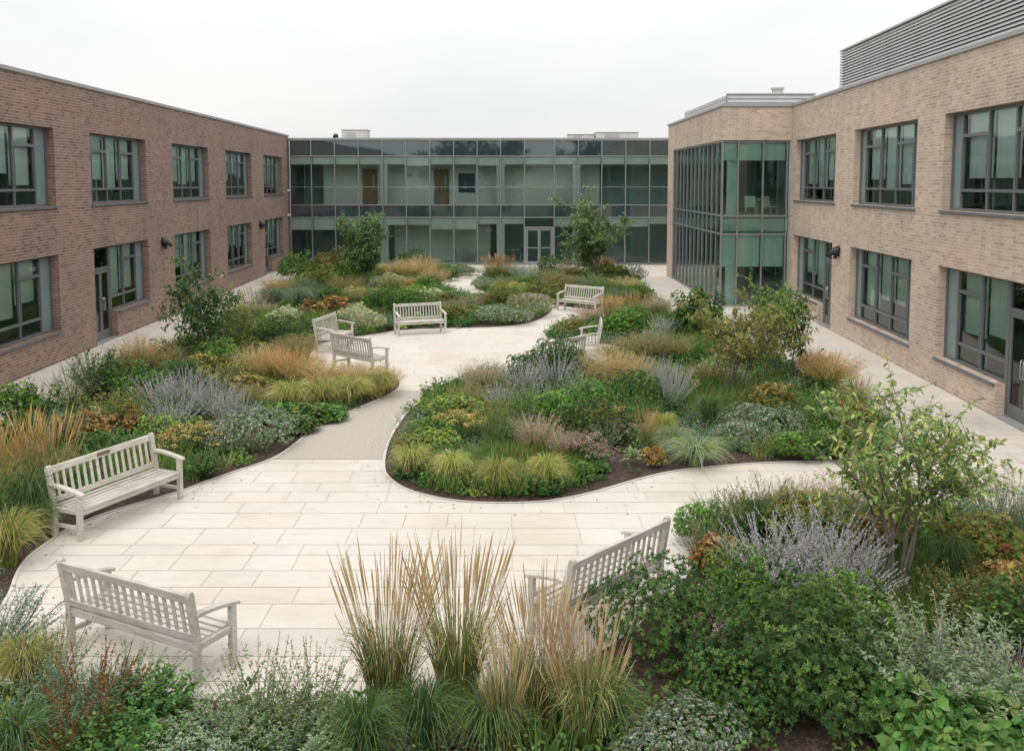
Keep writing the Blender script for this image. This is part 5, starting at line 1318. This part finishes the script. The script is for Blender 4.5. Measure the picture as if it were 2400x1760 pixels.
# dry leaves and crumbs of mulch scattered on the stone
rl=np.random.default_rng(9); LV=[];LC=[]
B_=[];D_=[]
for nm,poly in BEDS.items():
    for i,p in enumerate(poly[::2]):
        for _ in range(2):
            x=p[0]+rl.normal(0,.38); y=p[1]+rl.normal(0,.38)
            if y>6.5 and not any(inpoly(x,y,b) for b in BEDS.values()): B_.append((x,y,.006))
for _ in range(50):
    x=rl.uniform(-8,7); y=rl.uniform(7,34)
    if not any(inpoly(x,y,b) for b in BEDS.values()): B_.append((x,y,.006))
B_=np.array(B_); n=len(B_); D_=np.stack([rl.normal(0,1,n),rl.normal(0,1,n),np.full(n,.12)],1)
v,c=leaves(B_,D_,.045*rl.uniform(.5,1.3,n),.014,jit(pick([(.22,.13,.06),(.10,.06,.04),(.33,.26,.12),(.16,.18,.06)],[2,2,1,1],n,rl),n,rl),rl,droop=0)
tag(link('fallen_leaves',npmesh('fallen_leaves',v,c,[M['petal']])),'small dry leaves and crumbs of mulch scattered on the pale paving','leaf litter',kind='stuff')

# ------------------------------------------------------------ sky and sun
w=bpy.data.worlds.new('World'); sc.world=w; w.use_nodes=True; nt=w.node_tree; bg=nt.nodes['Background']
sk=N(nt,'ShaderNodeTexSky',sky_type='NISHITA'); sk.sun_disc=False; sk.sun_elevation=R(52); sk.sun_rotation=R(205); sk.air_density=1; sk.dust_density=3
tc=N(nt,'ShaderNodeTexCoord'); sp=N(nt,'ShaderNodeSeparateXYZ'); nt.links.new(tc.outputs['Generated'],sp.inputs[0])
mr=N(nt,'ShaderNodeMapRange'); mr.inputs['From Min'].default_value=0.02; mr.inputs['From Max'].default_value=.95; mr.inputs['To Min'].default_value=SKY0; mr.inputs['To Max'].default_value=SKY1
nt.links.new(sp.outputs['Z'],mr.inputs['Value'])
mp=N(nt,'ShaderNodeMapping'); mp.inputs['Scale'].default_value=(1,1,3.2); nt.links.new(tc.outputs['Generated'],mp.inputs[0])
no=N(nt,'ShaderNodeTexNoise'); no.inputs['Scale'].default_value=2.6; no.inputs['Detail'].default_value=5; no.inputs['Roughness'].default_value=.5; nt.links.new(mp.outputs[0],no.inputs['Vector'])
r=ramp(nt,[(.30,(.895,.897,.905)),(.52,(.97,.968,.963)),(.70,(1.02,1.015,1.005))]); nt.links.new(no.outputs['Fac'],r.inputs['Fac'])
ml=N(nt,'ShaderNodeVectorMath',operation='SCALE'); nt.links.new(r.outputs[0],ml.inputs[0]); nt.links.new(mr.outputs[0],ml.inputs['Scale'])
mx=N(nt,'ShaderNodeMixRGB'); mx.inputs[0].default_value=.96; nt.links.new(sk.outputs[0],mx.inputs[1]); nt.links.new(ml.outputs[0],mx.inputs[2])
nt.links.new(mx.outputs[0],bg.inputs[0]); bg.inputs[1].default_value=.1
sl=bpy.data.lights.new('sun','SUN'); sl.energy=SUN; sl.angle=R(25); sl.color=(1,.975,.93); so=bpy.data.objects.new('sun',sl); COL.objects.link(so)
so.rotation_euler=(R(38),0,R(-25)); so.location=(0,0,30)
sc.view_settings.view_transform='Standard'; sc.view_settings.look='None'; sc.view_settings.exposure=EXPO; sc.view_settings.gamma=1
sc.cycles.max_bounces=8; sc.cycles.transparent_max_bounces=16; sc.cycles.diffuse_bounces=3; sc.cycles.glossy_bounces=4
sc.cycles.use_denoising=True
